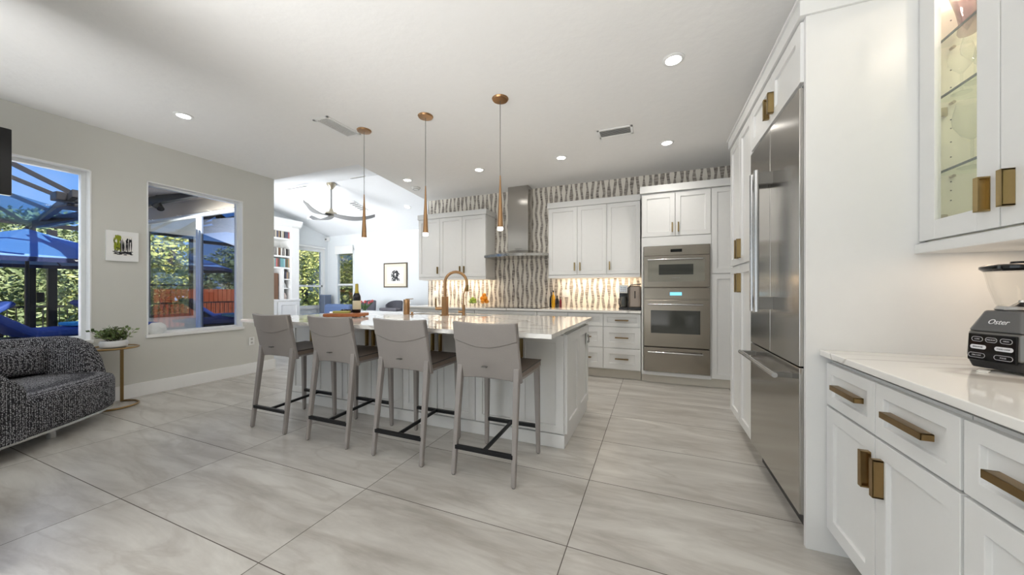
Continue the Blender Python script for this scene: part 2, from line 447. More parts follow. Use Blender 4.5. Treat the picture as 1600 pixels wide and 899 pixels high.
# ------------------------------------------------------------------ mesh builder
class MB:
    def __init__(s):
        s.b = bmesh.new()
    def face(s, vs):
        try:
            s.b.faces.new(vs)
        except ValueError:
            pass
    def hexa(s, p):
        v = [s.b.verts.new(q) for q in p]
        for f in ((0, 3, 2, 1), (4, 5, 6, 7), (0, 1, 5, 4), (1, 2, 6, 5), (2, 3, 7, 6), (3, 0, 4, 7)):
            s.face([v[i] for i in f])
        return s
    def box(s, x0, x1, y0, y1, z0, z1):
        if x0 > x1: x0, x1 = x1, x0
        if y0 > y1: y0, y1 = y1, y0
        if z0 > z1: z0, z1 = z1, z0
        return s.hexa([(x0, y0, z0), (x1, y0, z0), (x1, y1, z0), (x0, y1, z0), (x0, y0, z1), (x1, y0, z1), (x1, y1, z1), (x0, y1, z1)])
    def obox(s, o, u, v, n, w, h, t):
        """box from corner o along unit u (w), v (h), n (t)"""
        o, u, v, n = Vector(o), Vector(u), Vector(v), Vector(n)
        q = [o, o + u * w, o + u * w + v * h, o + v * h]
        vs = [s.b.verts.new(p) for p in q] + [s.b.verts.new(p + n * t) for p in q]
        for f in ((0, 3, 2, 1), (4, 5, 6, 7), (0, 1, 5, 4), (1, 2, 6, 5), (2, 3, 7, 6), (3, 0, 4, 7)):
            s.face([vs[i] for i in f])
        return s
    def taper(s, p0, p1, a0, a1, b0=None, b1=None):
        """tapered square bar"""
        b0 = b0 or a0; b1 = b1 or a1
        p0 = Vector(p0); p1 = Vector(p1)
        r = []
        for p, a, b in ((p0, a0, b0), (p1, a1, b1)):
            r += [(p.x - a / 2, p.y - b / 2, p.z), (p.x + a / 2, p.y - b / 2, p.z), (p.x + a / 2, p.y + b / 2, p.z), (p.x - a / 2, p.y + b / 2, p.z)]
        return s.hexa(r)
    def cyl(s, p0, p1, r0, r1=None, seg=16, cap=True):
        r1 = r0 if r1 is None else r1
        p0 = Vector(p0); p1 = Vector(p1)
        d = (p1 - p0).normalized()
        a = d.orthogonal().normalized(); c = d.cross(a)
        A = []; B = []
        for i in range(seg):
            t = 2 * math.pi * i / seg
            k = a * math.cos(t) + c * math.sin(t)
            A.append(s.b.verts.new(p0 + k * r0)); B.append(s.b.verts.new(p1 + k * r1))
        for i in range(seg):
            j = (i + 1) % seg
            s.face([A[i], A[j], B[j], B[i]])
        if cap:
            s.face(A[::-1]); s.face(B)
        return s
    def tube(s, pts, r, seg=10, closed=False, cap=True):
        pts = [Vector(p) for p in pts]
        rs = r if isinstance(r, (list, tuple)) else [r] * len(pts)
        n = len(pts); rings = []
        prev = None
        for i, p in enumerate(pts):
            if closed:
                d = (pts[(i + 1) % n] - pts[i - 1]).normalized()
            else:
                d = (pts[min(i + 1, n - 1)] - pts[max(i - 1, 0)]).normalized()
            a = d.orthogonal().normalized() if prev is None else (prev - d * prev.dot(d)).normalized()
            prev = a
            c = d.cross(a)
            rings.append([s.b.verts.new(p + (a * math.cos(2 * math.pi * k / seg) + c * math.sin(2 * math.pi * k / seg)) * rs[i]) for k in range(seg)])
        for i in range(n if closed else n - 1):
            A = rings[i]; B = rings[(i + 1) % n]
            for k in range(seg):
                l = (k + 1) % seg
                s.face([A[k], A[l], B[l], B[k]])
        if cap and not closed:
            s.face(rings[0][::-1]); s.face(rings[-1])
        return s
    def lathe(s, prof, c=(0, 0, 0), seg=24, sx=1, sy=1):
        c = Vector(c); rings = []
        for r, z in prof:
            if r < 1e-5:
                rings.append([s.b.verts.new(c + Vector((0, 0, z)))])
            else:
                rings.append([s.b.verts.new(c + Vector((r * sx * math.cos(2 * math.pi * k / seg), r * sy * math.sin(2 * math.pi * k / seg), z))) for k in range(seg)])
        for A, B in zip(rings, rings[1:]):
            for k in range(seg):
                l = (k + 1) % seg
                if len(A) == 1 and len(B) == 1: continue
                if len(A) == 1: s.face([A[0], B[l], B[k]])
                elif len(B) == 1: s.face([A[k], A[l], B[0]])
                else: s.face([A[k], A[l], B[l], B[k]])
        return s
    def prism(s, poly, z0, z1, axis='z'):
        def P(a, b, c):
            return {'z': (a, b, c), 'y': (a, c, b), 'x': (c, a, b)}[axis]
        A = [s.b.verts.new(P(a, b, z0)) for a, b in poly]
        B = [s.b.verts.new(P(a, b, z1)) for a, b in poly]
        s.face(A[::-1]); s.face(B)
        n = len(poly)
        for i in range(n):
            s.face([A[i], A[(i + 1) % n], B[(i + 1) % n], B[i]])
        return s
    def ball(s, c, r, seg=12, sz=1.0):
        c = Vector(c)
        k = seg // 2 + 1
        prof = [(r * math.sin(math.pi * i / k), -r * sz * math.cos(math.pi * i / k)) for i in range(k + 1)]
        return s.lathe(prof, c, seg)
    def shaker(s, o, u, v, n, w, h, rail=0.058, t=0.02, rec=0.012):
        o, u, v, n = Vector(o), Vector(u), Vector(v), Vector(n)
        def ring(i, d):
            return [s.b.verts.new(o + u * a + v * b + n * d) for a, b in ((i, i), (w - i, i), (w - i, h - i), (i, h - i))]
        back = ring(0, 0); f0 = ring(0, t); f1 = ring(rail, t); f2 = ring(rail + 0.002, t - rec)
        for A, B in ((back, f0), (f0, f1), (f1, f2)):
            for i in range(4):
                s.face([A[i], A[(i + 1) % 4], B[(i + 1) % 4], B[i]])
        s.face(f2); s.face(back[::-1])
        return s
    def build(s, name, m, parent=None, smooth=False, bevel=0, bseg=2, subsurf=0):
        bmesh.ops.recalc_face_normals(s.b, faces=s.b.faces)
        off = parent_world(parent)
        if off.length:
            bmesh.ops.translate(s.b, verts=s.b.verts, vec=-off)
        me = bpy.data.meshes.new(name)
        s.b.to_mesh(me); s.b.free()
        me.materials.append(m)
        o = bpy.data.objects.new(name, me)
        COL.objects.link(o)
        if parent: o.parent = parent
        if smooth:
            me.polygons.foreach_set('use_smooth', [True] * len(me.polygons))
            if smooth != 'all':
                me.set_sharp_from_angle(angle=R(35))
        if bevel:
            bm = o.modifiers.new('bevel', 'BEVEL'); bm.width = bevel; bm.segments = bseg; bm.limit_method = 'ANGLE'; bm.angle_limit = R(40)
            bm.harden_normals = False
        if subsurf:
            sm = o.modifiers.new('sub', 'SUBSURF'); sm.levels = subsurf; sm.render_levels = subsurf
        return o

def parent_world(p):
    v = Vector((0, 0, 0))
    while p is not None:
        v += Vector(p.location); p = p.parent
    return v
def thing(name, label, cat, loc=(0, 0, 0), group=None):
    o = bpy.data.objects.new(name, None); COL.objects.link(o)
    o.location = loc; o.empty_display_size = 0.05
    return tag(o, label, cat, group)
def tag(o, label, cat, group=None, kind=None):
    o['label'] = label; o['category'] = cat
    if group: o['group'] = group
    if kind: o['kind'] = kind
    return o
def struct(name, mb, m, parent=None, **k):
    o = mb.build(name, m, parent, **k)
    if parent is None: o['kind'] = 'structure'
    return o
def dup(root, loc, label=None, rotz=None, scale=None, cat=None):
    r = root.copy(); COL.objects.link(r); r.location = loc
    if label: r['label'] = label
    if rotz is not None: r.rotation_euler[2] = rotz
    if scale is not None: r.scale = (scale,) * 3 if not isinstance(scale, tuple) else scale
    for ch in list(root.children):
        c = ch.copy(); COL.objects.link(c); c.parent = r
        for g in list(ch.children):
            d = g.copy(); COL.objects.link(d); d.parent = c
    return r
def rot(root, a):
    root.rotation_euler[2] = a
def text_part(name, body, size, m, parent, loc, rotm, extrude=0.0006, bold=False, shear=0):
    c = bpy.data.curves.new(name, 'FONT'); c.body = body; c.size = size; c.extrude = extrude
    c.align_x = 'CENTER'; c.align_y = 'CENTER'; c.shear = shear
    if bold: c.offset = size * 0.02
    o = bpy.data.objects.new(name, c); COL.objects.link(o)
    dg = bpy.context.evaluated_depsgraph_get()
    me = bpy.data.meshes.new_from_object(o.evaluated_get(dg))
    bpy.data.objects.remove(o); bpy.data.curves.remove(c)
    me.transform(Matrix.Translation(Vector(loc) - parent_world(parent)) @ rotm.to_4x4())
    me.materials.clear(); me.materials.append(m)
    o = bpy.data.objects.new(name, me); COL.objects.link(o); o.parent = parent
    return o
def loop_pts(c, r, n, a0=0, a1=2 * math.pi, z=0):
    return [(c[0] + r * math.cos(a0 + (a1 - a0) * i / n), c[1] + r * math.sin(a0 + (a1 - a0) * i / n), z) for i in range(n + 1)]

# ------------------------------------------------------------------ room geometry constants
XL, XR, YB, ZC = -5.33, 1.33, 5.42, 2.88      # left wall, right wall, kitchen back wall, ceiling
YH = 3.48                                     # kitchen ceiling edge over the living opening
LX, LY = -8.5, 7.0                            # living room outer walls
YW = 3.12                                     # outer face of the living room south wall
RY, RZ, EZ = 4.9, 3.312, 2.72                 # vault ridge and eave

struct('floor', MB().box(LX - .12, XR + .12, -4.0, LY + .12, -0.12, 0.0), M_FLOOR)
# kitchen flat ceiling (an L-shaped slab)
struct('ceiling', MB().prism([(XL - .15, -4.0), (XR + .12, -4.0), (XR + .12, YB + .12), (-3.94, YB + .12), (-3.94, YB), (-3.66, YH), (XL - .15, YH - .0)], ZC, ZC + .14), M_CEIL)
# gable above the opening, hidden side of the vault
struct('wall_vault_gable', MB().prism([(YH + .01, ZC + .04), (YB + .12, ZC + .04), (YB + .12, EZ + .6), (RY, RZ + .1), (YH + .01, 3.2)], -3.58, -3.50, 'x'), M_VAULT)
struct('wall_right', MB().box(XR, XR + .12, -4.0, YB + .12, 0, ZC), M_CAB)
struct('wall_kitchen_back', MB().box(-3.94, XR, YB, YB + .12, 0, ZC), M_MOSAIC)
struct('wall_rear', MB().box(XL - .15, XR + .12, -4.12, -4.0, 0, ZC), M_WALL)
# left wall with two window openings
mb = MB()
T = 0.15
W1 = (0.35, 1.624, .676, 2.42); W2 = (2.041, 3.033, .676, 2.437)
def wall_x(mb, x0, x1, y0, y1, z0, z1, holes):
    y = y0
    for (a, b, c, d) in holes:
        mb.box(x0, x1, y, a, z0, z1)
        mb.box(x0, x1, a, b, z0, c); mb.box(x0, x1, a, b, d, z1)
        y = b
    mb.box(x0, x1, y, y1, z0, z1)
    return mb
def wall_y(mb, y0, y1, x0, x1, z0, z1, holes):
    x = x0
    for (a, b, c, d) in holes:
        mb.box(x, a, y0, y1, z0, z1)
        mb.box(a, b, y0, y1, z0, c); mb.box(a, b, y0, y1, d, z1)
        x = b
    mb.box(x, x1, y0, y1, z0, z1)
    return mb
struct('wall_left', wall_x(mb, XL - T, XL, -4.0, 3.46, 0, ZC, [W1, W2]), M_WALL)
struct('baseboard_left', MB().box(XL, XL + .015, -4.0, 3.46, 0, .15).box(XL - T, XL + .015, 3.46, 3.475, 0, .15), M_TRIM, bevel=.003)
# partition end just outside the left of the frame
struct('wall_partition', MB().box(-3.4, -2.545, .36, .495, 0, ZC), M_WALL)
struct('baseboard_partition', MB().box(-3.4, -2.525, .495, .51, 0, .147).box(-2.545, -2.525, .34, .51, 0, .147), M_TRIM)
# living room shell
LW1 = (3.25, 3.93, .69, 2.27); LW2 = (6.05, 6.83, .745, 2.30)
struct('wall_living_left', wall_x(MB(), LX - .12, LX, YW, LY, 0, 3.6, [LW1, LW2]), M_LWALL)
BW = (-8.16, -7.50, .74, 2.34)
struct('wall_living_back', wall_y(MB(), LY, LY + .12, LX - .12, -3.5, 0, EZ + .05, [BW]), M_LWALL)
struct('wall_living_south', MB().box(LX - .12, -8.33, YW, YW + .1, 0, 3.0).box(-8.33, XL - T, YW, YW + .1, 2.40, 3.0), M_STUCCO)
struct('wall_living_right', MB().box(-3.62, -3.50, YB + .12, LY, 0, ZC), M_LWALL)
struct('ceiling_vault', MB().prism([(YH - .02, 2.903), (RY, RZ), (LY + .05, EZ - .014), (LY + .05, EZ + .1), (RY, RZ + .12), (YH - .02, 3.02)], LX - .12, -3.58, 'x')
       .prism([(YW, 2.80), (YH - .02, 2.903), (YH - .02, 3.02), (YW, 2.92)], LX - .12, XL - .15, 'x'), M_VAULT)
struct('baseboard_living', MB().box(LX, -3.62, LY - .015, LY, 0, .14), M_TRIM)
# eaves of the wing outside
struct('trim_wing_soffit', MB().box(LX - .7, XL - T, YW - .62, YW, 2.62, 2.72).box(LX - .7, XL - T, YW - .66, YW - .6, 2.60, 2.80), M_STUCCO)

# ------------------------------------------------------------------ windows
def window_frame(name, x, W, mull=None, fm=M_WINF, fw=.045, xd=.06, sill=True):
    y0, y1, z0, z1 = W
    mb = MB()
    mb.box(x - xd, x, y0, y0 + fw, z0, z1).box(x - xd, x, y1 - fw, y1, z0, z1)
    mb.box(x - xd, x, y0 + fw, y1 - fw, z0, z0 + fw).box(x - xd, x, y0 + fw, y1 - fw, z1 - fw, z1)
    o = struct(name, mb, fm, bevel=.003)
    g = MB().box(x - .035, x - .03, y0 + fw, y1 - fw, z0 + fw, z1 - fw).build('glass_pane', M_GLASS, o)
    if mull:
        m2 = MB()
        for q in mull: m2.box(*q)
        m2.build('sash_bar', fm, o, bevel=.002)
    return o
WX = XL - .085
window_frame('window_1', WX, W1)
window_frame('window_2', WX, W2, fw=.03)
# white reveal liners and sills
def reveal(name, W):
    y0, y1, z0, z1 = W
    mb = MB()
    mb.box(WX, XL + .004, y1 - .012, y1, z0, z1).box(WX, XL + .004, y0, y0 + .012, z0, z1)
    mb.box(WX, XL + .004, y0, y1, z1 - .012, z1)
    mb.box(WX, XL + .022, y0 - .01, y1 + .01, z0 - .03, z0 + .004)
    return struct(name, mb, M_TRIM, bevel=.002)
reveal('trim_1', W1)
reveal('trim_2', W2)
# living room windows
xx = LX + .0
for nm, W, fm in (('window_3', LW2, M_WINF),):
    window_frame(nm, LX + .02, W, [(LX - .04, LX + .02, W[0], W[1], 1.29, 1.34)], fw=.05)
window_frame('window_4', LX + .02, LW1, [(LX - .04, LX + .02, LW1[0], LW1[1], 1.27, 1.31)], fm=M_DBRONZE, fw=.05)
struct('trim_3', MB().box(LX, LX + .035, LW2[0] - .06, LW2[1] + .04, LW2[2] - .05, LW2[2]).box(LX, LX + .03, LW2[0] - .02, LW2[1] + .04, LW2[3], LW2[3] + .035)
       .box(LX, LX + .02, LW2[1], LW2[1] + .07, LW2[2], LW2[3]), M_TRIM)
mb = MB()
x0, x1, z0, z1 = BW
mb.box(x0, x0 + .05, LY - .02, LY + .05, z0, z1).box(x1 - .03, x1, LY - .02, LY + .05, z0, z1).box(x0, x1, LY - .02, LY + .05, z0, z0 + .05).box(x0, x1, LY - .02, LY + .05, z1 - .05, z1).box(x0, x1, LY - .0, LY + .05, 1.33, 1.38)
o = struct('window_5', mb, M_WINF, bevel=.002)
MB().box(x0 + .05, x1 - .03, LY + .02, LY + .025, z0 + .05, z1 - .05).build('glass_pane', M_GLASS, o)
MB().box(x0 + .01, x1 - .01, LY - .06, LY - .02, 2.20, 2.42).build('roller_blind', M_TRIM, o)
# blind roll over window 3
bl = MB().cyl((LX + .06, LW2[0], 2.36), (LX + .06, LW2[1] + .03, 2.36), .03).build('roller_blind', M_TRIM, None, smooth=True)
tag(bl, 'rolled up white blind above the living room side window', 'blind')
bl2 = MB().box(LX + .03, LX + .10, LW1[0], LW1[1] + .04, 2.26, 2.36).build('roller_blind', M_TRIM, None)
tag(bl2, 'white blind cassette above the dark framed window seen through the pass window', 'blind')

# sliding door in the wing wall, seen through window 2
mb = MB()
dz = 2.39
mb.box(-8.33, XL - T, YW - .01, YW + .09, dz - .02, dz + .01)
for xm in (-6.66, -6.59, -5.53): mb.box(xm - .025, xm + .025, YW + .01, YW + .07, .04, dz - .04)
mb.box(-8.33, -8.28, YW, YW + .08, 0, dz)
d1 = struct('door_1', mb, M_WINF, bevel=.002)
MB().box(-6.57, -5.55, YW + .03, YW + .036, .04, dz - .045).build('tinted_glass_pane', M_MIRR, d1)
MB().box(-8.28, -6.68, YW + .05, YW + .054, .04, dz - .045).build('glass_pane', M_CLEARP, d1)

# ------------------------------------------------------------------ cabinet helpers
def pull(parent, c, along, side, n, L=.13, wd=.020, dp=.030, m=None, label=None):
    """bracket pull: solid plate on one side, front lip, two end posts"""
    c, al, sd, n = Vector(c), Vector(along), Vector(side), Vector(n)
    mb = MB(); th = .004
    o = c - al * L / 2 + sd * (wd / 2 - th)
    mb.obox(o, al, sd, n, L, th, dp)
    o = c - al * L / 2 - sd * wd / 2 + n * (dp - th)
    mb.obox(o, al, sd, n, L, wd, th)
    for k in (0, L - .006):
        mb.obox(c - al * (L / 2 - k) - sd * wd / 2, al, sd, n, .006, wd, dp)
    mb.obox(c - al * L / 2 - sd * wd / 2, al, sd, n, L, wd, .002)
    o = mb.build('handle', m or M_BRASS, parent, bevel=.0012)
    return o
def bar_pull(parent, c, along, n, L=.2, r=.006, dp=.035, m=None):
    c, al, n = Vector(c), Vector(along), Vector(n)
    mb = MB()
    a = c - al * L / 2 + n * dp; b_ = c + al * L / 2 + n * dp
    mb.cyl(a, b_, r, seg=12)
    for k in (-1, 1):
        p = c + al * (L / 2 - .03) * k
        mb.cyl(p, p + n * dp, r * .9, seg=10)
    return mb.build('handle', m or M_CHROME, parent, smooth=True)
X_, Y_, Z_ = Vector((1, 0, 0)), Vector((0, 1, 0)), Vector((0, 0, 1))
G = .003
def front(parent, name, o, u, n, w, h, rail=.058, t=.02, m=None):
    return MB().shaker(Vector(o) + Vector(u) * G + Z_ * G, u, Z_, n, w - 2 * G, h - 2 * G, rail, t).build(name, m or M_CAB, parent, bevel=.0012, bseg=1)

# ---- right bank: doors face -X, "u" runs toward the camera (-Y)
FX = .655   # carcass face; door faces at .635
def carc(x0, x1, y0, y1, z0, z1, parent, name='carcass', m=None):
    return MB().box(x0, x1, y0, y1, z0, z1).build(name, m or M_CAB, parent)

# pantry
t = thing('pantry_cabinet', 'tall white pantry cabinet with four shaker doors left of the steel refrigerator', 'cabinet', (.98, 3.2, 0))
carc(FX, XR - .004, 2.862, 3.555, .10, 2.44, t)
MB().box(.72, XR - .004, 2.862, 3.555, 0, .10).build('toe_kick', M_KICK, t)
for k, (ya, hs) in enumerate(((3.555, -1), (3.208, 1))):
    for z0, z1, hz in ((.13, 1.385, 1.245), (1.392, 2.43, 1.515)):
        d = front(t, 'door', (FX, ya, z0), -Y_, -X_, .347, z1 - z0)
        if hz:
            pull(d, (FX - .02, 3.208 + (.035 if k == 0 else -.035), hz), Z_, Y_ * (1 if k == 1 else -1) * -1, -X_, .15)

# cabinet over the refrigerator
t = thing('over_fridge_cabinet', 'white two door cabinet above the steel refrigerator', 'cabinet', (.98, 2.4, 2.15))
carc(FX, XR - .004, 1.996, 2.86, 2.15, 2.44, t)
for k, ya in enumerate((2.86, 2.42)):
    d = front(t, 'door', (FX, ya, 2.15), -Y_, -X_, .44 - (.008 if k else 0), .285, rail=.062)
    pull(d, (FX - .02, 2.42 + (.04 if k == 0 else -.04), 2.255), Z_, Y_ * (1 if k == 0 else -1), -X_, .12)

# refrigerator
t = thing('refrigerator', 'stainless steel french door refrigerator with bottom freezer drawer', 'refrigerator', (1.0, 2.4, 0))
MB().box(FX + .03, XR - .02, 1.995, 2.855, .13, 2.13).build('body', M_STEEL, t)
MB().box(.70, 1.2, 1.995, 2.855, .0, .13).build('toe_grille', M_BLACKP, t)
d = MB().box(.632, FX + .025, 2.431, 2.857, .826, 2.128).build('left_door', M_STEEL, t, bevel=.003)
def fr_handle(par, y, z0, z1, x=.555):
    mb = MB().cyl((x, y, z0), (x, y, z1), .014, seg=16)
    h = mb.build('handle', M_CHROME, par, smooth=True)
    for z in (z0 + .05, z1 - .05):
        MB().box(x + .004, .634, y - .011, y + .011, z - .035, z + .035).build('handle_bracket', M_PEWTER, h, bevel=.002)
fr_handle(d, 2.475, 1.06, 1.88)
d = MB().box(.632, FX + .025, 1.995, 2.427, .826, 2.128).build('right_door', M_STEEL, t, bevel=.003)
fr_handle(d, 2.385, 1.06, 1.88)
d = MB().box(.632, FX + .025, 1.995, 2.857, .135, .820).build('freezer_drawer', M_STEEL, t, bevel=.003)
MB().cyl((.555, 2.78, .765), (.555, 2.06, .765), .013, seg=16).build('handle', M_CHROME, d, smooth=True)
for y in (2.10, 2.74): MB().box(.558, .634, y - .02, y + .02, .752, .778).build('handle_bracket', M_PEWTER, d, bevel=.002)

t = MB().box(.648, XR, 1.968, 1.993, 0, 2.44).build('refrigerator_end_panel', M_CAB, None, bevel=.001)
tag(t, 'tall plain white end panel covering the side of the refrigerator', 'panel')
# crown over the right bank
mb = MB()
mb.box(.622, XR, 1.955, 3.57, 2.44, 2.51)
mb.box(.612, XR, 1.945, 3.58, 2.51, 2.525)
c = mb.build('crown_moulding', M_CAB, None, bevel=.002)
tag(c, 'flat white crown moulding running over the pantry and refrigerator', 'moulding')

# ---- right base cabinets with quartz counter
BX = .74
def base_right(name, label, y1, y0):
    t = thing(name, label, 'cabinet', ((BX + XR) / 2, (y0 + y1) / 2, 0))
    carc(BX, XR - .004, y0, y1, .115, .868, t)
    MB().box(BX + .07, XR - .004, y0, y1, 0, .115).build('toe_kick', M_CAB, t)
    return t
t = base_right('base_cabinet', 'white base cabinet with two drawers and two doors beside the tall end panel', 1.966, 1.234)
for k, ya in enumerate((1.964, 1.599)):
    d = front(t, 'drawer', (BX, ya, .672), -Y_, -X_, .365, .19, rail=.045)
    pull(d, (BX - .02, ya - .1825 - (.02 if k == 0 else 0), .772), Y_, Z_, -X_, .19, m=M_BRASSD)
    d = front(t, 'door', (BX, ya, .118), -Y_, -X_, .365, .55)
    pull(d, (BX - .02, 1.599 + (.030 if k == 0 else -.042), .54), Z_, Y_ * (1 if k == 0 else -1), -X_, .13, m=M_BRASSD)
t = base_right('base_cabinet', 'nearest white base cabinet at the right edge with one wide drawer', 1.230, .32)
d = front(t, 'drawer', (BX, 1.229, .672), -Y_, -X_, .50, .19, rail=.045)
pull(d, (BX - .02, 1.02, .765), Y_, Z_, -X_, .22, m=M_BRASSD)
d = front(t, 'drawer', (BX, .727, .672), -Y_, -X_, .40, .19, rail=.045)
for ya, ww in ((1.229, .50), (.727, .40)):
    front(t, 'door', (BX, ya, .118), -Y_, -X_, ww, .55)
t = MB().box(.697, XR, .30, 1.967, .889, .915).build('countertop', M_QUARTZ, None, bevel=.003)
tag(t, 'white veined quartz countertop under the blender at the right', 'countertop')

# ---- glass-front wall cabinet on the right
GX = 1.043
t = thing('display_cabinet', 'white wall cabinet with glass doors holding glassware above the blender', 'cabinet', (1.18, 1.4, 1.38))
mb = MB()
yA, yB_, zA, zB = 1.966, .50, 1.372, 2.50
mb.box(XR - .012, XR, yB_, yA, zA, zB)
mb.box(GX, XR, yA - .014, yA, zA, zB).box(GX, XR, yB_, yB_ + .018, zA, zB).box(GX, XR, 1.232, 1.248, zA, zB)
mb.box(GX, XR, yB_, yA, zA, zA + .018).box(GX, XR, yB_, yA, zB - .018, zB)
M_CABIN = mat('cabinet_interior_ivory', C(236, 232, 214), 0.6)
mb.build('carcass', M_CABIN, t)
MB().box(GX - .035, XR, yB_, yA + 0, 1.334, 1.372).box(GX - .02, XR, yB_, yA, 1.372, 1.378).build('light_rail', M_CAB, t, bevel=.004)
def glass_door(par, ya, w, hinge):
    y0 = ya - w
    mb = MB(); x0, x1 = GX - .02, GX
    s_, r_ = .085, .075
    mb.box(x0, x1, y0 + G, y0 + s_, 1.385, 2.495).box(x0, x1, ya - s_, ya - G, 1.385, 2.495)
    mb.box(x0, x1, y0 + s_, ya - s_, 1.385, 1.385 + r_).box(x0, x1, y0 + s_, ya - s_, 2.495 - r_, 2.495)
    d = mb.build('door', M_CAB, par, bevel=.0015)
    MB().box(GX - .012, GX - .008, y0 + s_ - .004, ya - s_ + .004, 1.455, 2.425).build('glass_pane', M_CLEARP, d)
    yh = y0 + .042 if hinge > 0 else ya - .042
    pull(d, (GX - .02, yh, 1.50), Z_, Y_ * (1 if hinge > 0 else -1), -X_, .115)
    return d
glass_door(t, 1.966, .362, 1)
glass_door(t, 1.604, .362, -1)
glass_door(t, 1.240, .37, 1)
glass_door(t, .870, .37, -1)
for z in (1.65, 1.945, 2.165):
    sh = MB().box(GX + .012, XR - .014, 1.25, 1.945, z - .004, z + .004).build('glass_shelf', M_SHELFG, t)
    MB().box(GX + .010, GX + .013, 1.25, 1.945, z - .0045, z + .0045).build('shelf_edge', M_SHELFE, sh)
mb = MB()
for z in (1.44, 1.545, 1.585, 1.62, 1.72, 1.78, 1.835, 1.87, 2.0, 2.07, 2.22, 2.27):
    MB().cyl((1.11, 1.953, z), (1.11, 1.9505, z), .0025, seg=8).build('peg_hole', M_BLACKP, t)
mb = MB()
for z in (1.47, 1.90):
    MB().box(GX + .002, GX + .05, 1.935, 1.951, z - .018, z + .018).build('hinge', M_NICK, t, bevel=.002)
mb = MB()
for z in (1.65, 1.945, 2.165):
    MB().cyl((1.11, 1.952, z - .010), (1.11, 1.935, z - .010), .006, seg=10).build('shelf_pin', M_NICK, t)
# puck lights inside and under the cabinet
def lamp(name, kind, loc, power, color, size=.05, direction=(0, 0, -1), spot=None, blend=.6):
    l = bpy.data.lights.new(name, kind); l.energy = power; l.color = color
    if kind == 'AREA': l.size = size
    else: l.shadow_soft_size = size
    if kind == 'SPOT': l.spot_size = R(spot or 120); l.spot_blend = blend
    o = bpy.data.objects.new(name, l); COL.objects.link(o); o.location = loc
    o.rotation_euler = Vector(direction).to_track_quat('-Z', 'Y').to_euler()
    return o
lamp('cabinet_puck_light', 'POINT', (1.2, 1.80, 2.45), 3.2, (1, .88, .74), .02)
lamp('cabinet_puck_light', 'POINT', (1.2, 1.45, 2.45), 3.2, (1, .88, .74), .02)
area('under_cabinet_light_right', (1.20, 1.45, 1.33), (0, 0.0, -1), .16, .9, 1.5, (1, .78, .58))

# ------------------------------------------------------------------ back wall run
BFY = 4.80      # carcass front, doors at 4.78
# base cabinets
units = [(-3.94, -3.27), (-3.27, -2.60), (-2.60, -1.57), (-1.57, -1.11), (-1.11, -.625), (-.625, -.145)]
desc = ['white base cabinet at the far left end of the back counter', 'white base cabinet under the bowls of fruit on the back counter',
        'wide white base cabinet under the cooktop and hood', 'narrow white base cabinet right of the cooktop, behind the island',
        'white three drawer base cabinet partly hidden by the island corner', 'white three drawer base cabinet under the coffee maker beside the ovens']
for (xa, xb), ds in zip(units, desc):
    t = thing('base_cabinet', ds, 'cabinet', ((xa + xb) / 2, 5.1, 0))
    carc(xa, xb, BFY, YB - .004, .125, .885, t)
    MB().box(xa, xb, BFY + .06, YB - .004, 0, .125).build('toe_kick', M_KICK, t)
    for z0, z1 in ((.135, .415), (.415, .70), (.70, .88)):
        d = front(t, 'drawer', (xa, BFY, z0), X_, -Y_, xb - xa, z1 - z0, rail=.075 if z1 < .8 else .048)
        pull(d, ((xa + xb) / 2, BFY - .02, (z0 + z1) / 2), X_, Z_, -Y_, .17, wd=.014, m=M_BRASSD)
t = MB().box(-3.97, -.142, BFY - .05, YB, .888, .918).build('countertop', M_QUARTZ, None, bevel=.003)
tag(t, 'long white quartz countertop along the mosaic back wall', 'countertop')
t = MB().box(-2.45, -1.55, 4.86, 5.34, .9181, .925).build('cooktop', M_BLACKG, None, bevel=.002)
tag(t, 'black glass cooktop set in the back counter below the hood', 'cooktop')

# wall cabinets
def wall_unit(label, xs, z0, z1, y0, handles, side=None):
    t = thing('upper_cabinet', label, 'cabinet', ((xs[0] + xs[-1]) / 2, 5.2, z0))
    carc(xs[0], xs[-1], y0 + .02, YB - .003, z0, z1, t)
    for i, (a, b_) in enumerate(zip(xs, xs[1:])):
        d = front(t, 'door', (a, y0 + .02, z0 + .004), X_, -Y_, b_ - a, z1 - z0 - .006)
        hx = b_ - .04 if handles[i] > 0 else a + .04
        pull(d, (hx, y0, z0 + .125), Z_, X_ * -1, -Y_, .12, wd=.014)
    MB().box(xs[0] - .0, xs[-1], y0 + .004, YB, z0 - .042, z0).build('light_rail', M_CAB, t, bevel=.002)
    MB().box(xs[0] - .015, xs[-1] + (.015 if xs[-1] < -1 else 0), y0 - .012, YB, z1, z1 + .085).build('crown', M_CAB, t, bevel=.002)
    return t
wall_unit('white three door wall cabinet left of the range hood, behind the pendants', [-3.877, -3.431, -2.983, -2.54], 1.415, 2.445, 5.05, [1, 1, -1])
wall_unit('white three door wall cabinet between the hood and the ovens', [-1.472, -1.032, -.611, -.162], 1.415, 2.43, 5.05, [1, -1, -1])

